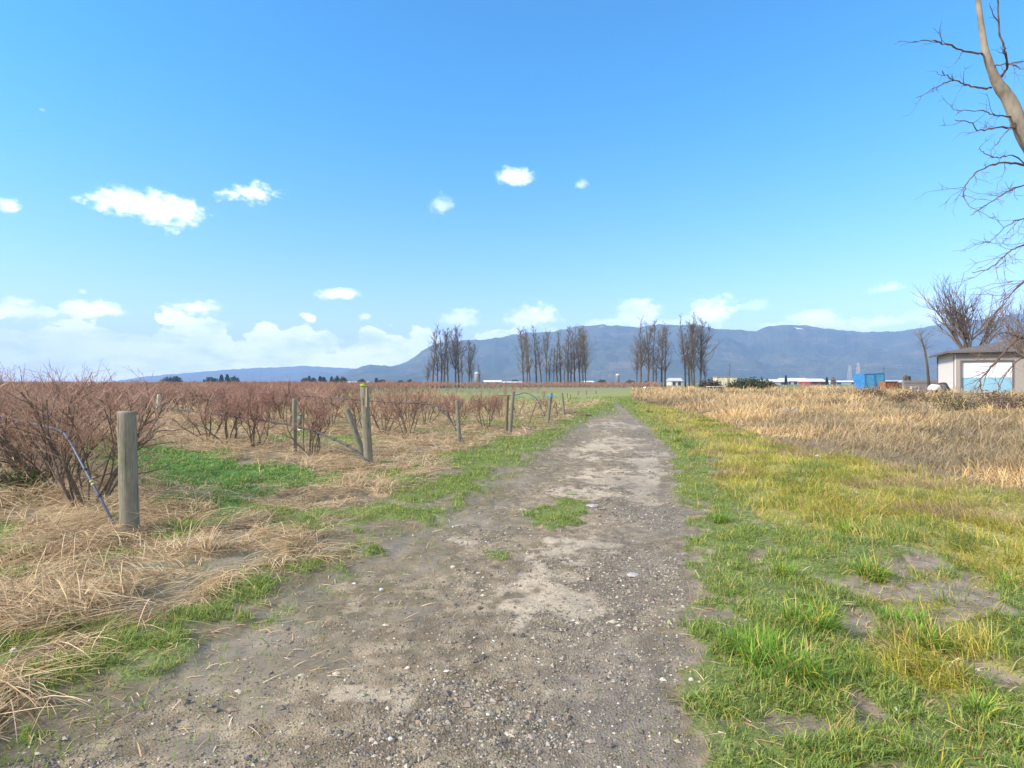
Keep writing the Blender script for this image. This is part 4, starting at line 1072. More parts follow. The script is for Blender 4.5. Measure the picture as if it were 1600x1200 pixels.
def spread_tree(px, base_py_h, Yd, H, seed, label, n1=5, wide=.9, name='bare_tree', bark=None, stemr=.24, trunk_h=.22):
    random.seed(seed); tr, cr = MB(), MB()
    X = (px - 800) / F * Yd; z0 = float(height(np.array(X), np.array(Yd)))
    pts, d = path((0, 0, -.2), (rnd(-.05, .05), 0, 1), H * trunk_h, 4, .05); tr.tube(pts, np.linspace(stemr, stemr * .8, 5), 10)
    def rec(p, d, L, r, dep):
        bp, e = path(p, d, L, 5, .16, .05)
        (tr if dep == 0 else cr).tube(bp, np.linspace(r, r * .55, 6), 6 if dep < 2 else (4 if dep < 3 else 3), False)
        if dep >= 4: return
        for k in range([4, 3, 3, 2][dep]):
            j = random.randint(2, 5)
            rec(bp[j], off(e, rnd(.3, .75), rnd(0, 6.28)) + Vector((0, 0, .12)), L * rnd(.45, .72), max(r * .55, .008), dep + 1)
        rec(bp[-1], off(e, rnd(.0, .3), rnd(0, 6.28)), L * .7, r * .55, dep + 1)
    for k in range(n1):
        a = k / n1 * 6.28 + rnd(-.3, .3)
        rec(pts[-1], Vector((math.cos(a) * wide * .5, math.sin(a) * wide * .5, 1)), H * .34, stemr * .55, 0)
    e = empty(name, (X, Yd, z0), label, 'tree')
    link('trunk', tr.mesh('trunk', bark or M_BARK, True), e); link('crown', cr.mesh('crown', M_TTWIG), e)
    return e
spread_tree(1516, 0, 58, 11.5, 403, 'large bare spreading tree standing behind the garage roof', 5, .5, stemr=.30)
spread_tree(1640, 0, 30, 6.0, 405, 'twiggy dark bare tree at the right edge in front of the garage', 6, 1.2, stemr=.13)
# slim leaning bare tree left of the garage
random.seed(9); tr, cr = MB(), MB(); Yd = 56.0
p0 = np.array(P3(1453, 600, Yd)); p0[2] = .4
pts = [np.array(P3(a, b, Yd)) - p0 for a, b in ((1453, 596), (1449, 572), (1446, 550), (1441, 533), (1437, 520))]; pts[0][2] = -.1
tr.tube(pts, [.13, .11, .09, .06, .03], 7)
for k in range(26):
    f = rnd(.35, 1); i = min(int(f * 4), 3); p = pts[i] * (1 - (f * 4 - i)) + pts[i + 1] * (f * 4 - i); a = rnd(0, 6.28)
    bp, _ = path(p, (math.cos(a), math.sin(a), .7), rnd(.6, 1.5), 4, .2, .04); cr.tube(bp, np.linspace(.02, .008, 5), 3, False)
    for q in range(3):
        t2, _ = path(bp[random.randint(1, 4)], off(bp[2] - bp[1], .6, rnd(0, 6.28)), rnd(.2, .6), 3, .2); cr.tube(t2, [.01, .008, .007, .005], 3, False)
e = empty('bare_tree', p0, 'slim leaning leafless tree just left of the garage wall', 'tree'); link('trunk', tr.mesh('trunk', M_BARK, True), e); link('crown', cr.mesh('crown', M_TTWIG), e)

# brushy shrubs at the right, dark brambles
M_BRAM = leaf_mat('bramble_leaves', .2, .7)
def leafy(name, loc, size, n, cols, label, cat, ls=.12, group=None, cone=False, seed=1):
    r = np.random.default_rng(seed)
    d = r.normal(size=(n, 3)); d /= np.linalg.norm(d, axis=1, keepdims=True); rr = r.random(n) ** .45
    P = d * rr[:, None]
    if cone:
        h = r.random(n) ** 1.3; a = r.random(n) * 6.28; q = (1 - h) ** .8 * (0.55 + .45 * r.random(n)); P = np.stack([np.cos(a) * q, np.sin(a) * q, h], 1)
    else:
        lump = .72 + .5 * fbm(d[:, 0] * 2 + 5, d[:, 1] * 2 + d[:, 2] * 2, 1.3, seed, 3); P *= lump[:, None]; P[:, 2] = np.abs(P[:, 2])
    P = P * np.array(size)
    L = ls * (.5 + r.random(n)); 
    v1 = r.normal(size=(n, 3)); v1 /= np.linalg.norm(v1, axis=1, keepdims=True); v2 = np.cross(v1, r.normal(size=(n, 3))); v2 /= np.linalg.norm(v2, axis=1, keepdims=True)
    v1 *= L[:, None]; v2 *= (L * .5)[:, None]
    V = np.stack([P - v1, P - v2, P + v1, P + v2], 1).reshape(-1, 3)
    col = np.array(cols)[r.integers(0, len(cols), n)] * (1 + (r.random((n, 1)) - .5) * .5)
    e = empty(name, loc, label, cat, group)
    link('foliage', mesh_from('foliage', V, [np.arange(4 * n).reshape(-1, 4)], M_BRAM, False, np.repeat(col, 4, 0)), e)
    mb = MB()
    if cone: mb.tube([(0, 0, -.2), (0, 0, size[2] * .9)], [.03 * size[2], .01 * size[2]], 6)
    else:
        rs_ = random.Random(seed)
        for k in range(14):
            a = rs_.uniform(0, 6.28); q = rs_.uniform(.3, .8)
            mb.tube([(0.2 * size[0] * math.cos(a), .2 * size[1] * math.sin(a), -.1), (size[0] * q * .6 * math.cos(a), size[1] * q * .6 * math.sin(a), size[2] * .5), (size[0] * q * math.cos(a), size[1] * q * math.sin(a), size[2] * .85)], [.03, .02, .01], 4)
    mb.build('trunk' if cone else 'stems', M_TTWIG, e)
    return e
DKG = [(.035, .05, .018), (.055, .07, .025), (.05, .045, .025), (.075, .085, .035)]
OLV = [(.10, .10, .04), (.07, .08, .03), (.16, .13, .07)]
def at(px, Y): return ((px - 800) / F * Y, Y, float(height(np.array((px - 800) / F * Y), np.array(Y))))
leafy('bramble', at(1165, 72), (2.6, 1.6, 1.7), 3500, DKG, 'dark bramble thicket beside the concrete block', 'bramble', group='dark brambles', seed=2)
leafy('bramble', at(1188, 68), (2.2, 1.6, 1.45), 3500, DKG, 'rounded bramble thicket sloping down toward the green field', 'bramble', group='dark brambles', seed=3)
leafy('bramble', at(1110, 76), (1.8, 1.4, 1.5), 2200, [(.06, .045, .03), (.05, .05, .03), (.09, .06, .04)], 'brownish bramble left of the concrete block', 'bramble', group='dark brambles', seed=4)
for i, (px_, Y_, lab) in enumerate([(1365, 44, 'dark twiggy weed clump in front of the blue container'), (1478, 33, 'olive bramble in front of the garage corner'), (1500, 27, 'olive bramble in the tall grass below the garage door'), (1555, 30, 'dark bramble under the right branches'), (1590, 26, 'dark bramble at the right edge'), (1425, 38, 'low brown bramble in front of the grey fence')]):
    leafy('bramble', at(px_, Y_), (1.3, .9, .95 if i != 3 else 1.1), 1300, OLV if i in (1, 2) else [(.10, .07, .045), (.07, .055, .035), (.13, .09, .055)], lab, 'bramble', .05, 'brambles in the dead grass', seed=20 + i)

c_ = gp(30, 778); leafy('bramble', (c_[0], c_[1], 0.0), (.38, .35, .42), 1600, [(.05, .09, .02), (.08, .13, .03), (.04, .07, .02)], 'small dark green leafy plant under the bushes at the left edge', 'bramble', .022, seed=41)
# ------------------------------------------------------------------ garage
def garage():
    th = R(29.7)
    c0 = np.array([35.1, 45.0]); fx = np.array([math.cos(th), -math.sin(th)]); sy = np.array([math.sin(th), math.cos(th)])
    z0 = .42
    e = empty('garage', (c0[0], c0[1], z0), 'beige garage with grey hip roof and a white and blue door', 'garage', None, -th)
    WX, WY, H = 10.5, 9.0, 3.55
    m, t, out = new_mat('stucco_siding')
    tc = t.n('ShaderNodeTexCoord').outputs['Object']; sp_ = t.n('ShaderNodeSeparateXYZ', {0: tc})
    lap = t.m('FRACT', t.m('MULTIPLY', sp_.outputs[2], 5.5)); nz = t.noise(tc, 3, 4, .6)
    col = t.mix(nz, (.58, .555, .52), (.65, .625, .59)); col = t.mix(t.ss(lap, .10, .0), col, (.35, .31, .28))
    principled(t, out, col, .7, lap, .35, .02); M_SIDE = m
    M_FRONT_SHADED = simple('shaded_front_stucco', (.235, .21, .19), (.28, .255, .235), 14, .85)  # darker than the side wall: the front's shade is put into its colour
    m, t, out = new_mat('shingles')
    tc = t.n('ShaderNodeTexCoord').outputs['Object']
    br = t.n('ShaderNodeTexBrick', {'Vector': tc, 'Color1': (.085, .075, .072, 1), 'Color2': (.13, .117, .11, 1), 'Mortar': (.05, .05, .05, 1), 'Scale': 3.0})
    principled(t, out, t.mix(.5, br.outputs[0], t.noise(tc, 4, 4, .6, out=0)), .9); 
    principled(t, out, br.outputs[0], .9, t.noise(tc, 20, 3, .6), .3, .02); M_ROOF = m
    M_TRIM = simple('dark_trim', (.10, .085, .075), (.13, .11, .10), 8, .6)
    M_WTRIM = simple('pale_trim', (.62, .58, .54), (.55, .52, .48), 8, .6)
    dx0, dx1, dz = .36, 3.42, 2.75
    # side and back walls (one shell), front wall with the opening
    mb = MB(); mb.box((.1, WY / 2 + .1, H / 2 - .4), (.2, WY - .2, H + .8)); mb.box((WX - .1, WY / 2 + .1, H / 2 - .4), (.2, WY - .2, H + .8)); mb.box((WX / 2, WY - .1 + .2, H / 2 - .4), (WX - .42, .2, H + .8)); mb.build('wall', M_SIDE, e)
    mb = MB(); mb.box((dx0 / 2, 0, H / 2 - .4), (dx0, .2, H + .8)); mb.box(((dx1 + WX) / 2, 0, H / 2 - .4), (WX - dx1, .2, H + .8)); mb.box(((dx0 + dx1) / 2, 0, (dz + H) / 2), (dx1 - dx0, .196, H - dz)); w_ = mb.build('front_wall', M_FRONT_SHADED, e)
    w_['label'] = 'taupe front wall, its shade put into the colour'
    d_ = MB(); 
    for k in range(3): d_.box(((dx0 + dx1) / 2, .04, dz - .215 - k * .423), (dx1 - dx0 - .02, .05, .408))
    d = d_.build('garage_door', simple('door_white', (.60, .62, .66), (.55, .57, .61), 4, .5), e)
    p_ = MB()
    for k in range(3): p_.box(((dx0 + dx1) / 2, .035, dz - 1.272 - .2475 - k * .495), (dx1 - dx0 - .02, .05, .491))
    p_.build('blue_panel', simple('door_blue', (.20, .37, .47), (.18, .34, .44), 4, .5), d)
    tb = MB(); tb.box((dx0 - .04, -.12, dz / 2), (.09, .05, dz)); tb.box((dx1 + .04, -.12, dz / 2), (.09, .05, dz)); tb.box(((dx0 + dx1) / 2, -.12, dz + .045), (dx1 - dx0 + .18, .05, .09)); tb.build('door_frame', M_TRIM, e)
    cb = MB(); cb.box((-.03, .07, H / 2 - .3), (.05, .30, H + .6)); cb.build('corner_trim', M_WTRIM, e)
    db = MB(); db.tube([(-.06, .30, 0), (-.06, .30, H - .15), (-.25, .15, H)], .045, 8); db.tube([(-.06, WY - .1, 0), (-.06, WY - .1, H - .1)], .05, 8); db.build('downspout', M_TRIM, e)
    OV = .55; rz = 5.1 - z0; ins = WY / 2
    v = [(-OV, -OV, H), (WX + OV, -OV, H), (WX + OV, WY + OV, H), (-OV, WY + OV, H), (ins, WY / 2, rz), (WX - ins + .2, WY / 2, rz)]
    rb = MB(); rb.add(v, [(0, 1, 5, 4), (2, 3, 4, 5)], [(3, 0, 4), (1, 2, 5)]); rb.add([(x, y, z - .02) for x, y, z in v[:4]], [(0, 3, 2, 1)]); r_ = rb.build('roof', M_ROOF, e)
    gb = MB(); gb.box((WX / 2, -OV - .03, H - .06), (WX + 2 * OV + .12, .10, .15)); gb.box((-OV - .03, WY / 2 + .05, H - .06), (.10, WY + 2 * OV, .15)); gb.build('gutter', M_TRIM, r_)
    lb = MB(); lb.box((4.15, -.16, 2.35), (.14, .12, .25)); lb.build('wall_lamp', M_TRIM, e)
garage()

# ------------------------------------------------------------------ yard things
def yard():
    z = .35
    # blue container, tilted a little
    Yc = 62.0; x0 = (1341 - 800) / F * Yc; x1 = (1374 - 800) / F * Yc; w = x1 - x0; h = 1.75
    e = empty('blue_container', (x0 + w / 2, Yc, .75), 'dented bright blue steel container standing in the dead grass', 'container'); e.rotation_euler = (0, R(-2.2), R(8))
    MBl = simple('blue_paint', (.035, .19, .40), (.03, .13, .30), 3, .6, .4, .02); MBl2 = simple('blue_paint_worn', (.06, .26, .46), (.12, .38, .55), 5, .6)
    b = MB(); b.box((0, 0, h / 2), (w, 1.6, h)); b.build('body', MBl, e)
    r_ = MB(); 
    for k in range(2): r_.box((-w / 4 + k * w / 2, -.83, h / 2), (w / 2 - .12, .05, h - .24))
    r_.build('side_panel', MBl2, e)
    r_ = MB(); r_.box((0, -.84, h - .05), (w + .06, .08, .1)); r_.box((0, -.84, .05), (w + .06, .08, .1)); [r_.box((q * w / 2, -.86, h / 2), (.1, .1, h - .22)) for q in (-1, 0, 1)]; r_.build('frame', MBl, e)
    # rusty brown crate
    Yc = 60.0; x0 = (1378 - 800) / F * Yc; x1 = (1397 - 800) / F * Yc
    e = empty('rusty_bin', ((x0 + x1) / 2, Yc, .8), 'rusty orange-brown bin beside the blue container', 'bin')
    Mr = simple('rust', (.30, .13, .05), (.18, .08, .04), 5, .85)
    b = MB(); w = x1 - x0; b.box((0, -.5, .4), (w, .05, .8)); b.box((0, .5, .4), (w, .05, .8)); b.box((-w / 2, 0, .4), (.05, .95, .8)); b.box((w / 2, 0, .4), (.05, .95, .8)); b.build('body', Mr, e)
    b = MB(); [b.box((q * w / 3, -.55, .4), (.06, .05, .8)) for q in (-1.4, -.5, .5, 1.4)]; b.box((0, -.56, .82), (w + .1, .1, .06)); b.build('rib', Mr, e)
    # heap of pallets
    Mw = simple('pallet_wood', (.20, .15, .10), (.12, .09, .06), 6, .9)
    e = empty('pallet', ((1408 - 800) / F * 60, 60, .8), 'stack of dark wooden pallets between the rusty bin and the fence', 'pallets')
    b = MB()
    for k in range(5):
        for q in range(5): b.box((-.55 + q * .27, 0, .1 + k * .15), (.12, 1.1, .025))
        for q in (-.5, 0, .5): b.box((0, q, .04 + k * .15), (1.2, .09, .09))
    b.build('stack', Mw, e)
    # grey board fence to the garage
    Mf = simple('fence_boards', (.29, .26, .245), (.20, .18, .17), 5, .9, stretch=(6, 6, .6))
    Yf = 57.0; xa = (1412 - 800) / F * Yf; xb = (1470 - 800) / F * Yf
    e = empty('board_fence', (xa, Yf, .38), 'weathered grey board fence running up to the garage', 'fence')
    b = MB(); x = 0; rr = random.Random(4)
    while x < xb - xa: b.box((x + .07, 0, .68 + rr.uniform(-.02, .02)), (.135, .025, 1.36)); x += .145
    b.build('boards', Mf, e)
    for k in range(3): b = MB(); b.box((k * (xb - xa) / 2, .08, .7), (.1, .1, 1.45)); b.build('fence_post', Mf, e)
    b = MB(); b.box(((xb - xa) / 2, -.03, 1.15), (xb - xa, .03, .08)); b.build('rail', Mf, e)
    # pale bench-like plank on trestles in front of the fence
    e = empty('plank_bench', ((1429 - 800) / F * 55, 55, .55), 'small pale plank on legs in front of the fence', 'bench')
    Mp = simple('pale_plank', (.5, .45, .42), (.42, .38, .35), 5, .8)
    b = MB(); b.box((0, 0, .55), (.75, .3, .06)); b.build('plank', Mp, e)
    for q in (-1, 1): b = MB(); b.box((q * .3, 0, .26), (.05, .25, .52)); b.build('leg', Mp, e)
    # white and black tarp covered heap
    import bmesh
    Yt = 44.0; p = ((1465.5 - 800) / F * Yt, Yt, .68)
    e = empty('covered_heap', p, 'hump shaped heap under a white and black tarp by the garage wall', 'covered heap')
    def shell(name, sx, sy, sz, dx, mat, sd_):
        bm = bmesh.new(); bmesh.ops.create_icosphere(bm, subdivisions=3, radius=1)
        for v in bm.verts:
            q = 1 + .12 * math.sin(v.co.x * 5 + sd_) * math.cos(v.co.z * 4 + v.co.y * 3)
            v.co = Vector((v.co.x * sx * q + dx, v.co.y * sy * q, max(v.co.z, -.15) * sz * q + .3))
        me = bpy.data.meshes.new(name); bm.to_mesh(me); bm.free(); me.materials.append(mat); link(name, me, e)
    shell('white_tarp', .50, .40, .42, -.22, simple('white_tarp', (.55, .53, .50), (.40, .38, .36), 5, .7), 1)
    shell('black_tarp', .40, .55, .56, .36, simple('black_tarp', (.02, .02, .022), (.04, .04, .045), 5, .5), 2)
    for q in (-.5, -.1, .4): b = MB(); b.box((q, 0, .1), (.09, .5, .5)); b.build('leg', Mw, e)
    # concrete block
    Yb = 78.0; xa = (1118 - 800) / F * Yb; xb = (1146.5 - 800) / F * Yb; w = xb - xa
    m, t, out = new_mat('stained_concrete')
    tc = t.n('ShaderNodeTexCoord').outputs['Object']; mp = t.n('ShaderNodeMapping', {'Vector': tc, 'Scale': (1, 1, .25)}).outputs[0]
    n_ = t.noise(mp, 2.4, 5, .6); col = t.mix(t.ss(n_, .42, .62), (.58, .53, .40), (.26, .24, .14))
    col = t.mix(t.ss(t.noise(mp, 6, 3, .6), .6, .75), col, (.16, .15, .11)); principled(t, out, col, .9, n_, .3, .02)
    e = empty('concrete_tank', (xa + w / 2, Yb, .0), 'square stained pale concrete tank with a thin lid', 'concrete tank'); e.rotation_euler = (0, 0, R(-6))
    b = MB(); b.box((0, 0, 1.12), (w, 2.4, 2.25)); b.build('body', m, e)
    b = MB(); b.box((0, 0, 2.29), (w + .12, 2.52, .08)); b.build('lid', simple('lid', (.20, .19, .10), (.3, .28, .2), 4, .9), e)
    b = MB(); b.box((.05, -1.225, 1.1), (.1, .05, 2.1)); b.build('rib', m, e)
    # low flat trailer left of it
    e = empty('flat_trailer', ((1118 - 800) / F * 70, 70, 0), 'low flatbed trailer parked in front of the concrete tank', 'trailer')
    Mg = simple('trailer_grey', (.42, .40, .38), (.33, .32, .30), 6, .7); Mk = simple('tyre', (.025, .025, .025), (.035, .035, .035), 10, .8)
    b = MB(); b.box((0, 0, 1.02), (1.9, 1.3, .10)); b.build('bed', Mg, e)
    b = MB(); b.box((0, 0, .88), (1.7, .12, .14)); b.box((-1.2, 0, .88), (.7, .08, .08)); b.build('frame', Mk, e)
    for q in (-.35, .45):
        wv = MB(); a = np.linspace(0, 2 * math.pi, 17)
        wv.tube([(q, -.75, .55), (q, -.55, .55)], [.33, .33], 16); wh = wv.build('wheel', Mk, e, True)
        hb = MB(); hb.tube([(q, -.77, .55), (q, -.751, .55)], [.16, .16], 12); hb.build('rim', Mg, wh)
    # green and white drum
    e = empty('drum', ((1057 - 800) / F * 80, 80, 0), 'small green and white drum lying at the end of the bushes', 'drum')
    b = MB(); b.tube([(-.45, 0, .55), (.15, 0, .55)], [.34, .34], 14); b.build('body', simple('drum_white', (.35, .42, .42), (.3, .36, .36), 5, .5), e, True)
    b = MB(); b.tube([(.15, 0, .50), (.5, 0, .45)], [.36, .2], 14); b.build('green_end', simple('drum_green', (.02, .13, .12), (.03, .10, .10), 5, .5), e, True)
    for px_, py_, s_, lb in ((1007.5, 608, .35, 'left one of two white bags lying before the far bushes'), (1027, 607.5, .25, 'right small one of two white bags lying before the far bushes')):
        Yq = 112; bm = bmesh.new(); bmesh.ops.create_icosphere(bm, subdivisions=2, radius=1)
        for v in bm.verts: v.co = Vector((v.co.x * s_, v.co.y * s_ * .8, v.co.z * s_ * 1.2 * (1 + .2 * math.sin(v.co.x * 4)) + s_ * .9))
        me = bpy.data.meshes.new('bag'); bm.to_mesh(me); bm.free(); me.materials.append(simple('white_bag', (.8, .8, .8), (.7, .7, .7), 5, .6)); tag(link('bag', me, None, ((px_ - 800) / F * Yq, Yq, 0)), lb, 'bag', 'white bags by the far bushes')
yard()

# ------------------------------------------------------------------ far buildings, silos, pylons, trees
M_WHITE = simple('white_metal', (.55, .56, .58), (.46, .47, .50), 2, .5)
M_GREY = simple('grey_wall', (.40, .40, .42), (.33, .33, .35), 2, .8)
M_RED = simple('barn_red', (.30, .035, .035), (.22, .03, .03), 2, .8)
M_DARK = simple('dark_opening', (.03, .03, .035), (.04, .04, .045), 2, .8)
def barn(px0, px1, top, Yd, wallc, label, eave=.5, depth=18, roof=None, doors=2):
    x0, x1 = (px0 - 800) / F * Yd, (px1 - 800) / F * Yd; w = x1 - x0; H = CAM_H + (HY - top) / F * Yd
    he = H * eave
    e = empty('barn', (x0, Yd, 0), label, 'barn', 'far farm buildings')
    b = MB(); b.box((w / 2, depth / 2, he / 2), (w, depth, he)); b.build('wall', wallc, e)
    v = [(-.5, -.6, he), (w + .5, -.6, he), (w + .5, depth + .6, he), (-.5, depth + .6, he), (-.5, depth / 2, H), (w + .5, depth / 2, H)]
    b = MB(); b.add(v, [(0, 1, 5, 4), (2, 3, 4, 5), (0, 3, 2, 1)], [(3, 0, 4), (1, 2, 5)]); b.build('roof', roof or M_WHITE, e)
    for k in range(doors):
        b = MB(); b.box((w * (k + .5) / doors, -.05, he * .4), (min(3.5, w / doors * .5), .1, he * .78)); b.build('door', M_DARK, e)
barn(756, 783, 594, 420, M_WHITE, 'low white roofed shed right of the left silo', .6, 14)
barn(786, 815, 596, 460, M_GREY, 'long low grey shed further right of the left silo', .6, 12)
barn(912, 928, 595, 480, M_GREY, 'low pale shed right of the middle grove', .6, 12, doors=1)
barn(1049, 1066, 590.5, 300, simple('cream_wall', (.5, .47, .40), (.42, .40, .34), 2, .8), 'white farmhouse seen between the two right groves', .6, 9, M_GREY)
barn(1199, 1232, 592.5, 460, M_GREY, 'leftmost pale roofed barn beyond the green field', .5, 20)
barn(1228, 1268, 590.5, 480, M_GREY, 'long white roofed barn in the middle of the far farm', .5, 22, doors=4)
barn(1266, 1293, 591.5, 440, M_RED, 'red barn with a white roof beyond the green field', .5, 18)
barn(1300, 1345, 594.5, 520, M_GREY, 'low grey shed right of the red barn', .6, 14)
barn(540, 575, 596, 800, M_WHITE, 'pale low shed far beyond the bushes on the left', .6, 14)
barn(1390, 1425, 594, 300, M_GREY, 'pale roofed shed beyond the rusty bin', .6, 10, M_GREY)
def silo(px, top, wpx, Yd, dome, label, wall):
    x = (px - 800) / F * Yd; H = CAM_H + (HY - top) / F * Yd; r = wpx / F * Yd / 2
    e = empty('silo', (x, Yd, 0), label, 'silo', 'far silos')
    b = MB(); b.tube([(0, 0, 0), (0, 0, H * .5), (0, 0, H - r * .8)], [r, r, r], 20); b.build('wall', wall, e, True)
    b = MB(); a = np.linspace(0, math.pi / 2 * .96, 7); b.tube([(0, 0, H - r * .8 + math.sin(q) * r * .8) for q in a], np.cos(a) * r * 1.04, 20); b.build('roof', M_WHITE if dome else M_GREY, e, True)
    b = MB(); [b.tube([(math.cos(q) * (r + .03), math.sin(q) * (r + .03), z) for q in np.linspace(0, 6.283, 21)], .06, 4) for z in np.linspace(2, H - r, 7)]; b.build('hoops', M_GREY, e)
silo(745.5, 581, 8.5, 400, False, 'tall dark grey silo beside the left grove', simple('silo_grey', (.22, .20, .20), (.16, .15, .15), .6, .8))
silo(965, 584, 6, 420, True, 'slim silo with a white dome left of the right groves', simple('silo_dark', (.14, .15, .18), (.10, .11, .13), .6, .8))
def pylon(px, top, wpx, Yd, label):
    x = (px - 800) / F * Yd; H = CAM_H + (HY - top) / F * Yd; w = wpx / F * Yd / 2
    e = empty('pylon', (x, Yd, 0), label, 'pylon', 'lattice power pylons')
    b = MB(); lv = np.linspace(0, 1, 7); rr = .22
    wd = lambda f: w * (1 - .72 * f)
    for sx in (-1, 1):
        for sy in (-1, 1): b.tube([(sx * wd(f), sy * wd(f), f * H) for f in lv], rr, 4)
    for i in range(6):
        a, c = wd(lv[i]), wd(lv[i + 1])
        for sy in (-1, 1):
            b.tube([(-a, sy * a, lv[i] * H), (c, sy * c, lv[i + 1] * H)], rr * .55, 3); b.tube([(a, sy * a, lv[i] * H), (-c, sy * c, lv[i + 1] * H)], rr * .55, 3)
            b.tube([(-a, sy * a, lv[i] * H), (a, sy * a, lv[i] * H)], rr * .5, 3)
    b.build('frame', M_GREY, e)
    b = MB()
    for f in (.86, .95): b.tube([(-w * .9, 0, f * H), (w * .9, 0, f * H)], rr * .8, 4)
    b.build('crossarm', M_GREY, e)
    return x, Yd, H, w
pa = pylon(1327.5, 571, 6, 900, 'left smaller one of the two lattice pylons')
pb = pylon(1341, 567, 6, 800, 'right taller one of the two lattice pylons behind the blue container')
b = MB(); Yd = 300; b.tube([(0, 0, 0), (0, 0, CAM_H + 25 / F * Yd)], [.16, .1], 6); b.box((0, 0, 9), (2.2, .1, .12)); tag(b.build('utility_pole', M_BARK, None, False, ((1381 - 800) / F * Yd, Yd, 0)), 'plain utility pole right of the blue container', 'pole')
def cable(A_, B_, sag, label):
    A_, B_ = np.array(A_), np.array(B_); pts = [A_ + (B_ - A_) * f - np.array([0, 0, sag * 4 * f * (1 - f)]) for f in np.linspace(0, 1, 21)]
    b = MB(); b.tube([p - A_ for p in pts], .09, 4); tag(b.build('power_line', M_GREY, None, False, A_), label, 'power line', 'power lines across the far valley')
for k, z in enumerate((.86, .95)):
    cable((pb[0], pb[1], pb[2] * z), ((1100 - 800) / F * 700, 700, 16 + 3 * k), 4, ('lower' if k == 0 else 'upper') + ' power line running left from the taller pylon')
    cable((pb[0], pb[1], pb[2] * z), ((1660 - 800) / F * 760, 760, 22 + 4 * k), 3, ('lower' if k == 0 else 'upper') + ' power line running right from the taller pylon')
FT = [(.03, .045, .02), (.045, .06, .028), (.025, .035, .02)]
for i, (px_, top_, w_, Y_, cone, lab) in enumerate([
    (1228, 587, 5, 380, True, 'dark conifer in front of the long white roofed barn'), (1378, 585, 6.5, 190, False, 'rounded dark evergreen right of the blue container'),
    (1292, 590, 5, 400, True, 'dark conifer right of the red barn'), (1415, 587, 9, 220, False, 'pale brown rounded tree beyond the fence'), (1421, 589, 3, 260, True, 'small pointed conifer beyond the fence'),
    (1302, 590, 8, 420, False, 'grey-brown leafless clump right of the red barn'), (1010, 596, 8, 260, False, 'low round shrub between the silo and the right grove')]):
    H = CAM_H + (HY - top_) / F * Y_; r_ = w_ / F * Y_ / 2
    leafy('far_tree', ((px_ - 800) / F * Y_, Y_, 0), (r_, r_, H), 900, FT if i not in (3, 5) else [(.22, .18, .14), (.16, .13, .10)], lab, 'tree', .5, 'single trees in the distance', cone, 60 + i)
# dark clumps on the left skyline, behind the bushes
cl = [(262, 590, 16, 0), (275, 588, 18, 0), (330, 589, 20, 0), (346, 586, 8, 1), (355, 585.5, 9, 1), (366, 588, 16, 0), (478, 590, 12, 0), (483, 588, 6, 1), (490, 590, 10, 0), (500, 588.5, 7, 1), (505, 590, 10, 0), (518, 589, 6, 1), (526, 590, 12, 0), (536, 590, 10, 0), (565, 593, 12, 0), (588, 591.5, 6, 1), (597, 594, 14, 0), (626, 594, 10, 0), (640, 594, 10, 0), (772, 595.5, 8, 0), (805, 593, 12, 0), (940, 594, 14, 0), (985, 594, 16, 0)]
for i, (px_, top_, w_, cone) in enumerate(cl):
    Y_ = 520 + 25 * (i % 3); H = CAM_H + (HY - top_) / F * Y_; r_ = w_ / F * Y_ / 2 * 1.15
    leafy('far_tree', ((px_ - 800) / F * Y_, Y_, 0), (r_, r_, H), 700, FT, ('pointed' if cone else 'rounded') + ' dark tree on the far skyline beyond the berry field', 'tree', 1.0, 'dark trees on the skyline', bool(cone), 90 + i)

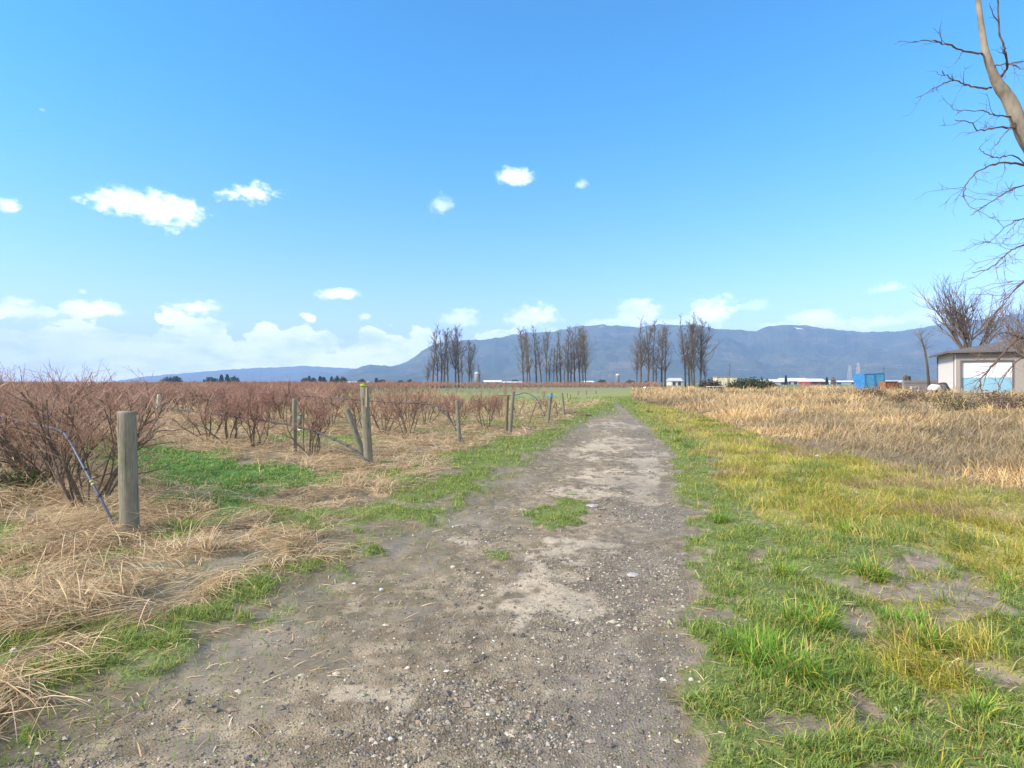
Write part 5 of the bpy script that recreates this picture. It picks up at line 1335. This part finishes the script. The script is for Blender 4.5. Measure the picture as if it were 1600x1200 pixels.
# ------------------------------------------------------------------ hills
def hill(name, sky_, Yr, Yf, rough, seed, label, colA, colB, snow=False, nxp=700, nr=60):
    pxs = np.linspace(sky_[0][0], sky_[-1][0], nxp); top_ = interp(pxs, sky_)
    top_ = top_ + (fbm(pxs, pxs * 0, .12, seed, 4) - .5) * rough
    Hh = CAM_H + np.maximum(HY - top_, -8) / F * Yr
    rows_ = np.linspace(0, 1.35, nr)
    VX, VY, VZ = [], [], []
    for f in rows_:
        Y_ = Yf + (Yr - Yf) * f
        X_ = (pxs - 800) / F * (Yf + (Yr - Yf) * (0.75 + .25 * f))
        prof = np.where(f <= 1, (f ** 1.1) * .9 + .1 * f * f, 1 - ((f - 1) / .35) ** 2 * .35) * np.ones_like(pxs)
        gul = (fbm(X_, np.full_like(X_, Y_), .0030, seed + 5, 5) - .5) * .42 * np.sin(min(f, 1) * math.pi) ** .8
        prof = prof + gul
        if f > .9: prof = np.minimum(prof, 1.0 * np.ones_like(prof)) if f != 1 else prof
        # keep the intended ridge line exact in the view
        lim = ((Hh - CAM_H) * (Y_ / Yr) + CAM_H)
        z = np.minimum(prof * Hh, lim * .985) if abs(f - 1) > .012 else Hh
        VX.append((pxs - 800) / F * Y_ if True else X_); VY.append(np.full_like(pxs, Y_)); VZ.append(np.maximum(z, -30) if f > 0 else np.full_like(pxs, -30.))
    V = np.stack([np.array(VX).ravel(), np.array(VY).ravel(), np.array(VZ).ravel()], 1)
    ii = np.arange(nxp * nr).reshape(nr, nxp); Q = np.stack([ii[:-1, :-1], ii[:-1, 1:], ii[1:, 1:], ii[1:, :-1]], -1).reshape(-1, 4)
    m, t, out = new_mat(name + '_forest')
    tc = t.n('ShaderNodeTexCoord').outputs['Object']
    n1_ = t.noise(tc, .004, 5, .6); n2_ = t.noise(t.n('ShaderNodeMapping', {'Vector': tc, 'Scale': (.35, .35, 1.6)}).outputs[0], .012, 5, .65); n3_ = t.noise(tc, .05, 3, .7)
    col = t.mix(t.ss(n1_, .4, .6), colA, colB); col = t.mix(t.m('MULTIPLY', t.ss(n2_, .54, .64), .7), col, (.13, .10, .075)); col = t.mix(t.m('MULTIPLY', t.ss(n3_, .45, .7), .5), col, (.02, .028, .015))
    if snow:
        sp_ = t.n('ShaderNodeSeparateXYZ', {0: tc}); hi = t.ss(sp_.outputs[2], 360, 430)
        sn_ = t.m('MULTIPLY', hi, t.ss(t.noise(tc, .018, 4, .7), .60, .66))
        # one bright clearing high on the slope
        vd = t.n('ShaderNodeVectorMath', {0: tc, 1: ((1246 - 800) / F * 3960, 3960, CAM_H + 82 / F * 3960)}, operation='DISTANCE').outputs['Value']
        sn_ = t.m('MAXIMUM', t.m('MULTIPLY', sn_, .5), t.ss(t.m('ADD', vd, t.m('MULTIPLY', n3_, 60)), 75, 50))
        col = t.mix(sn_, col, (.8, .8, .8))
    principled(t, out, col, .95, n3_, .6, 20, spec=.1)
    o = link(name, mesh_from(name, V, [Q], m, True)); tag(o, label, None, None, 'structure')
hill('mountain', [(480, 603), (520, 588), (545, 579), (580, 569), (600, 572), (625, 570), (640, 563), (660, 548), (680, 538), (700, 533), (735, 531), (760, 530), (800, 523), (830, 519), (860, 519), (905, 509), (940, 507), (975, 509), (1000, 512), (1030, 506), (1060, 508), (1090, 507), (1110, 512), (1150, 515), (1180, 518), (1200, 510), (1220, 508), (1255, 508), (1290, 513), (1340, 518), (1400, 518), (1440, 512), (1470, 505), (1530, 499), (1600, 490), (1800, 470), (2100, 480)],
     4200, 2700, 2.4, 3, 'long forested blue-grey mountain ridge behind the fields', (.035, .05, .025), (.06, .07, .04), True)
hill('far_hills', [(150, 600), (230, 588), (290, 583), (350, 578), (400, 575), (440, 573.5), (476, 571), (500, 573), (540, 575), (600, 580), (700, 585)],
     6800, 5200, 1.2, 8, 'pale far hills on the left horizon', (.04, .05, .03), (.06, .07, .04))
hill('far_hills', [(440, 600), (455, 588), (470, 582), (500, 580), (520, 583), (545, 590), (600, 598)],
     5600, 4700, 1.0, 12, 'low blue hill in front of the pale far hills', (.035, .05, .03), (.05, .06, .035))

# small ditch water in the tall grass
m, t, out = new_mat('ditch_water')
principled(t, out, t.mix(t.noise(t.n('ShaderNodeTexCoord').outputs['Object'], 3, 4, .6), (.10, .11, .075), (.05, .055, .04)), .25, t.noise(t.n('ShaderNodeTexCoord').outputs['Object'], 12, 3, .6), .1, .01)
a = np.linspace(0, 6.283, 29)[:-1]; c = gp(1228, 642); rr = 1 + .25 * np.sin(a * 3) + .12 * np.sin(a * 7)
V = np.vstack([[0, 0, 0], np.stack([np.cos(a) * 1.6 * rr, np.sin(a) * 2.6 * rr, 0 * a], 1)])
o = link('ditch_water', mesh_from('ditch_water', V, [np.array([(0, 1 + i, 1 + (i + 1) % 28) for i in range(28)])], m), None, (c[0], c[1], .05)); tag(o, kind='structure')

# ------------------------------------------------------------------ haze
m, t, out = new_mat('haze')
pv = t.n('ShaderNodeVolumePrincipled', {'Color': (.36, .58, 1.0), 'Density': 0.00017, 'Anisotropy': 0.0})
t.set(out.inputs['Volume'], pv.outputs[0])
mb = MB(); mb.box((0, 3700, 290), (20000, 8600, 700.0)); hz = mb.build('haze', m); tag(hz, 'thin blue air haze over the valley', 'haze', kind='stuff')
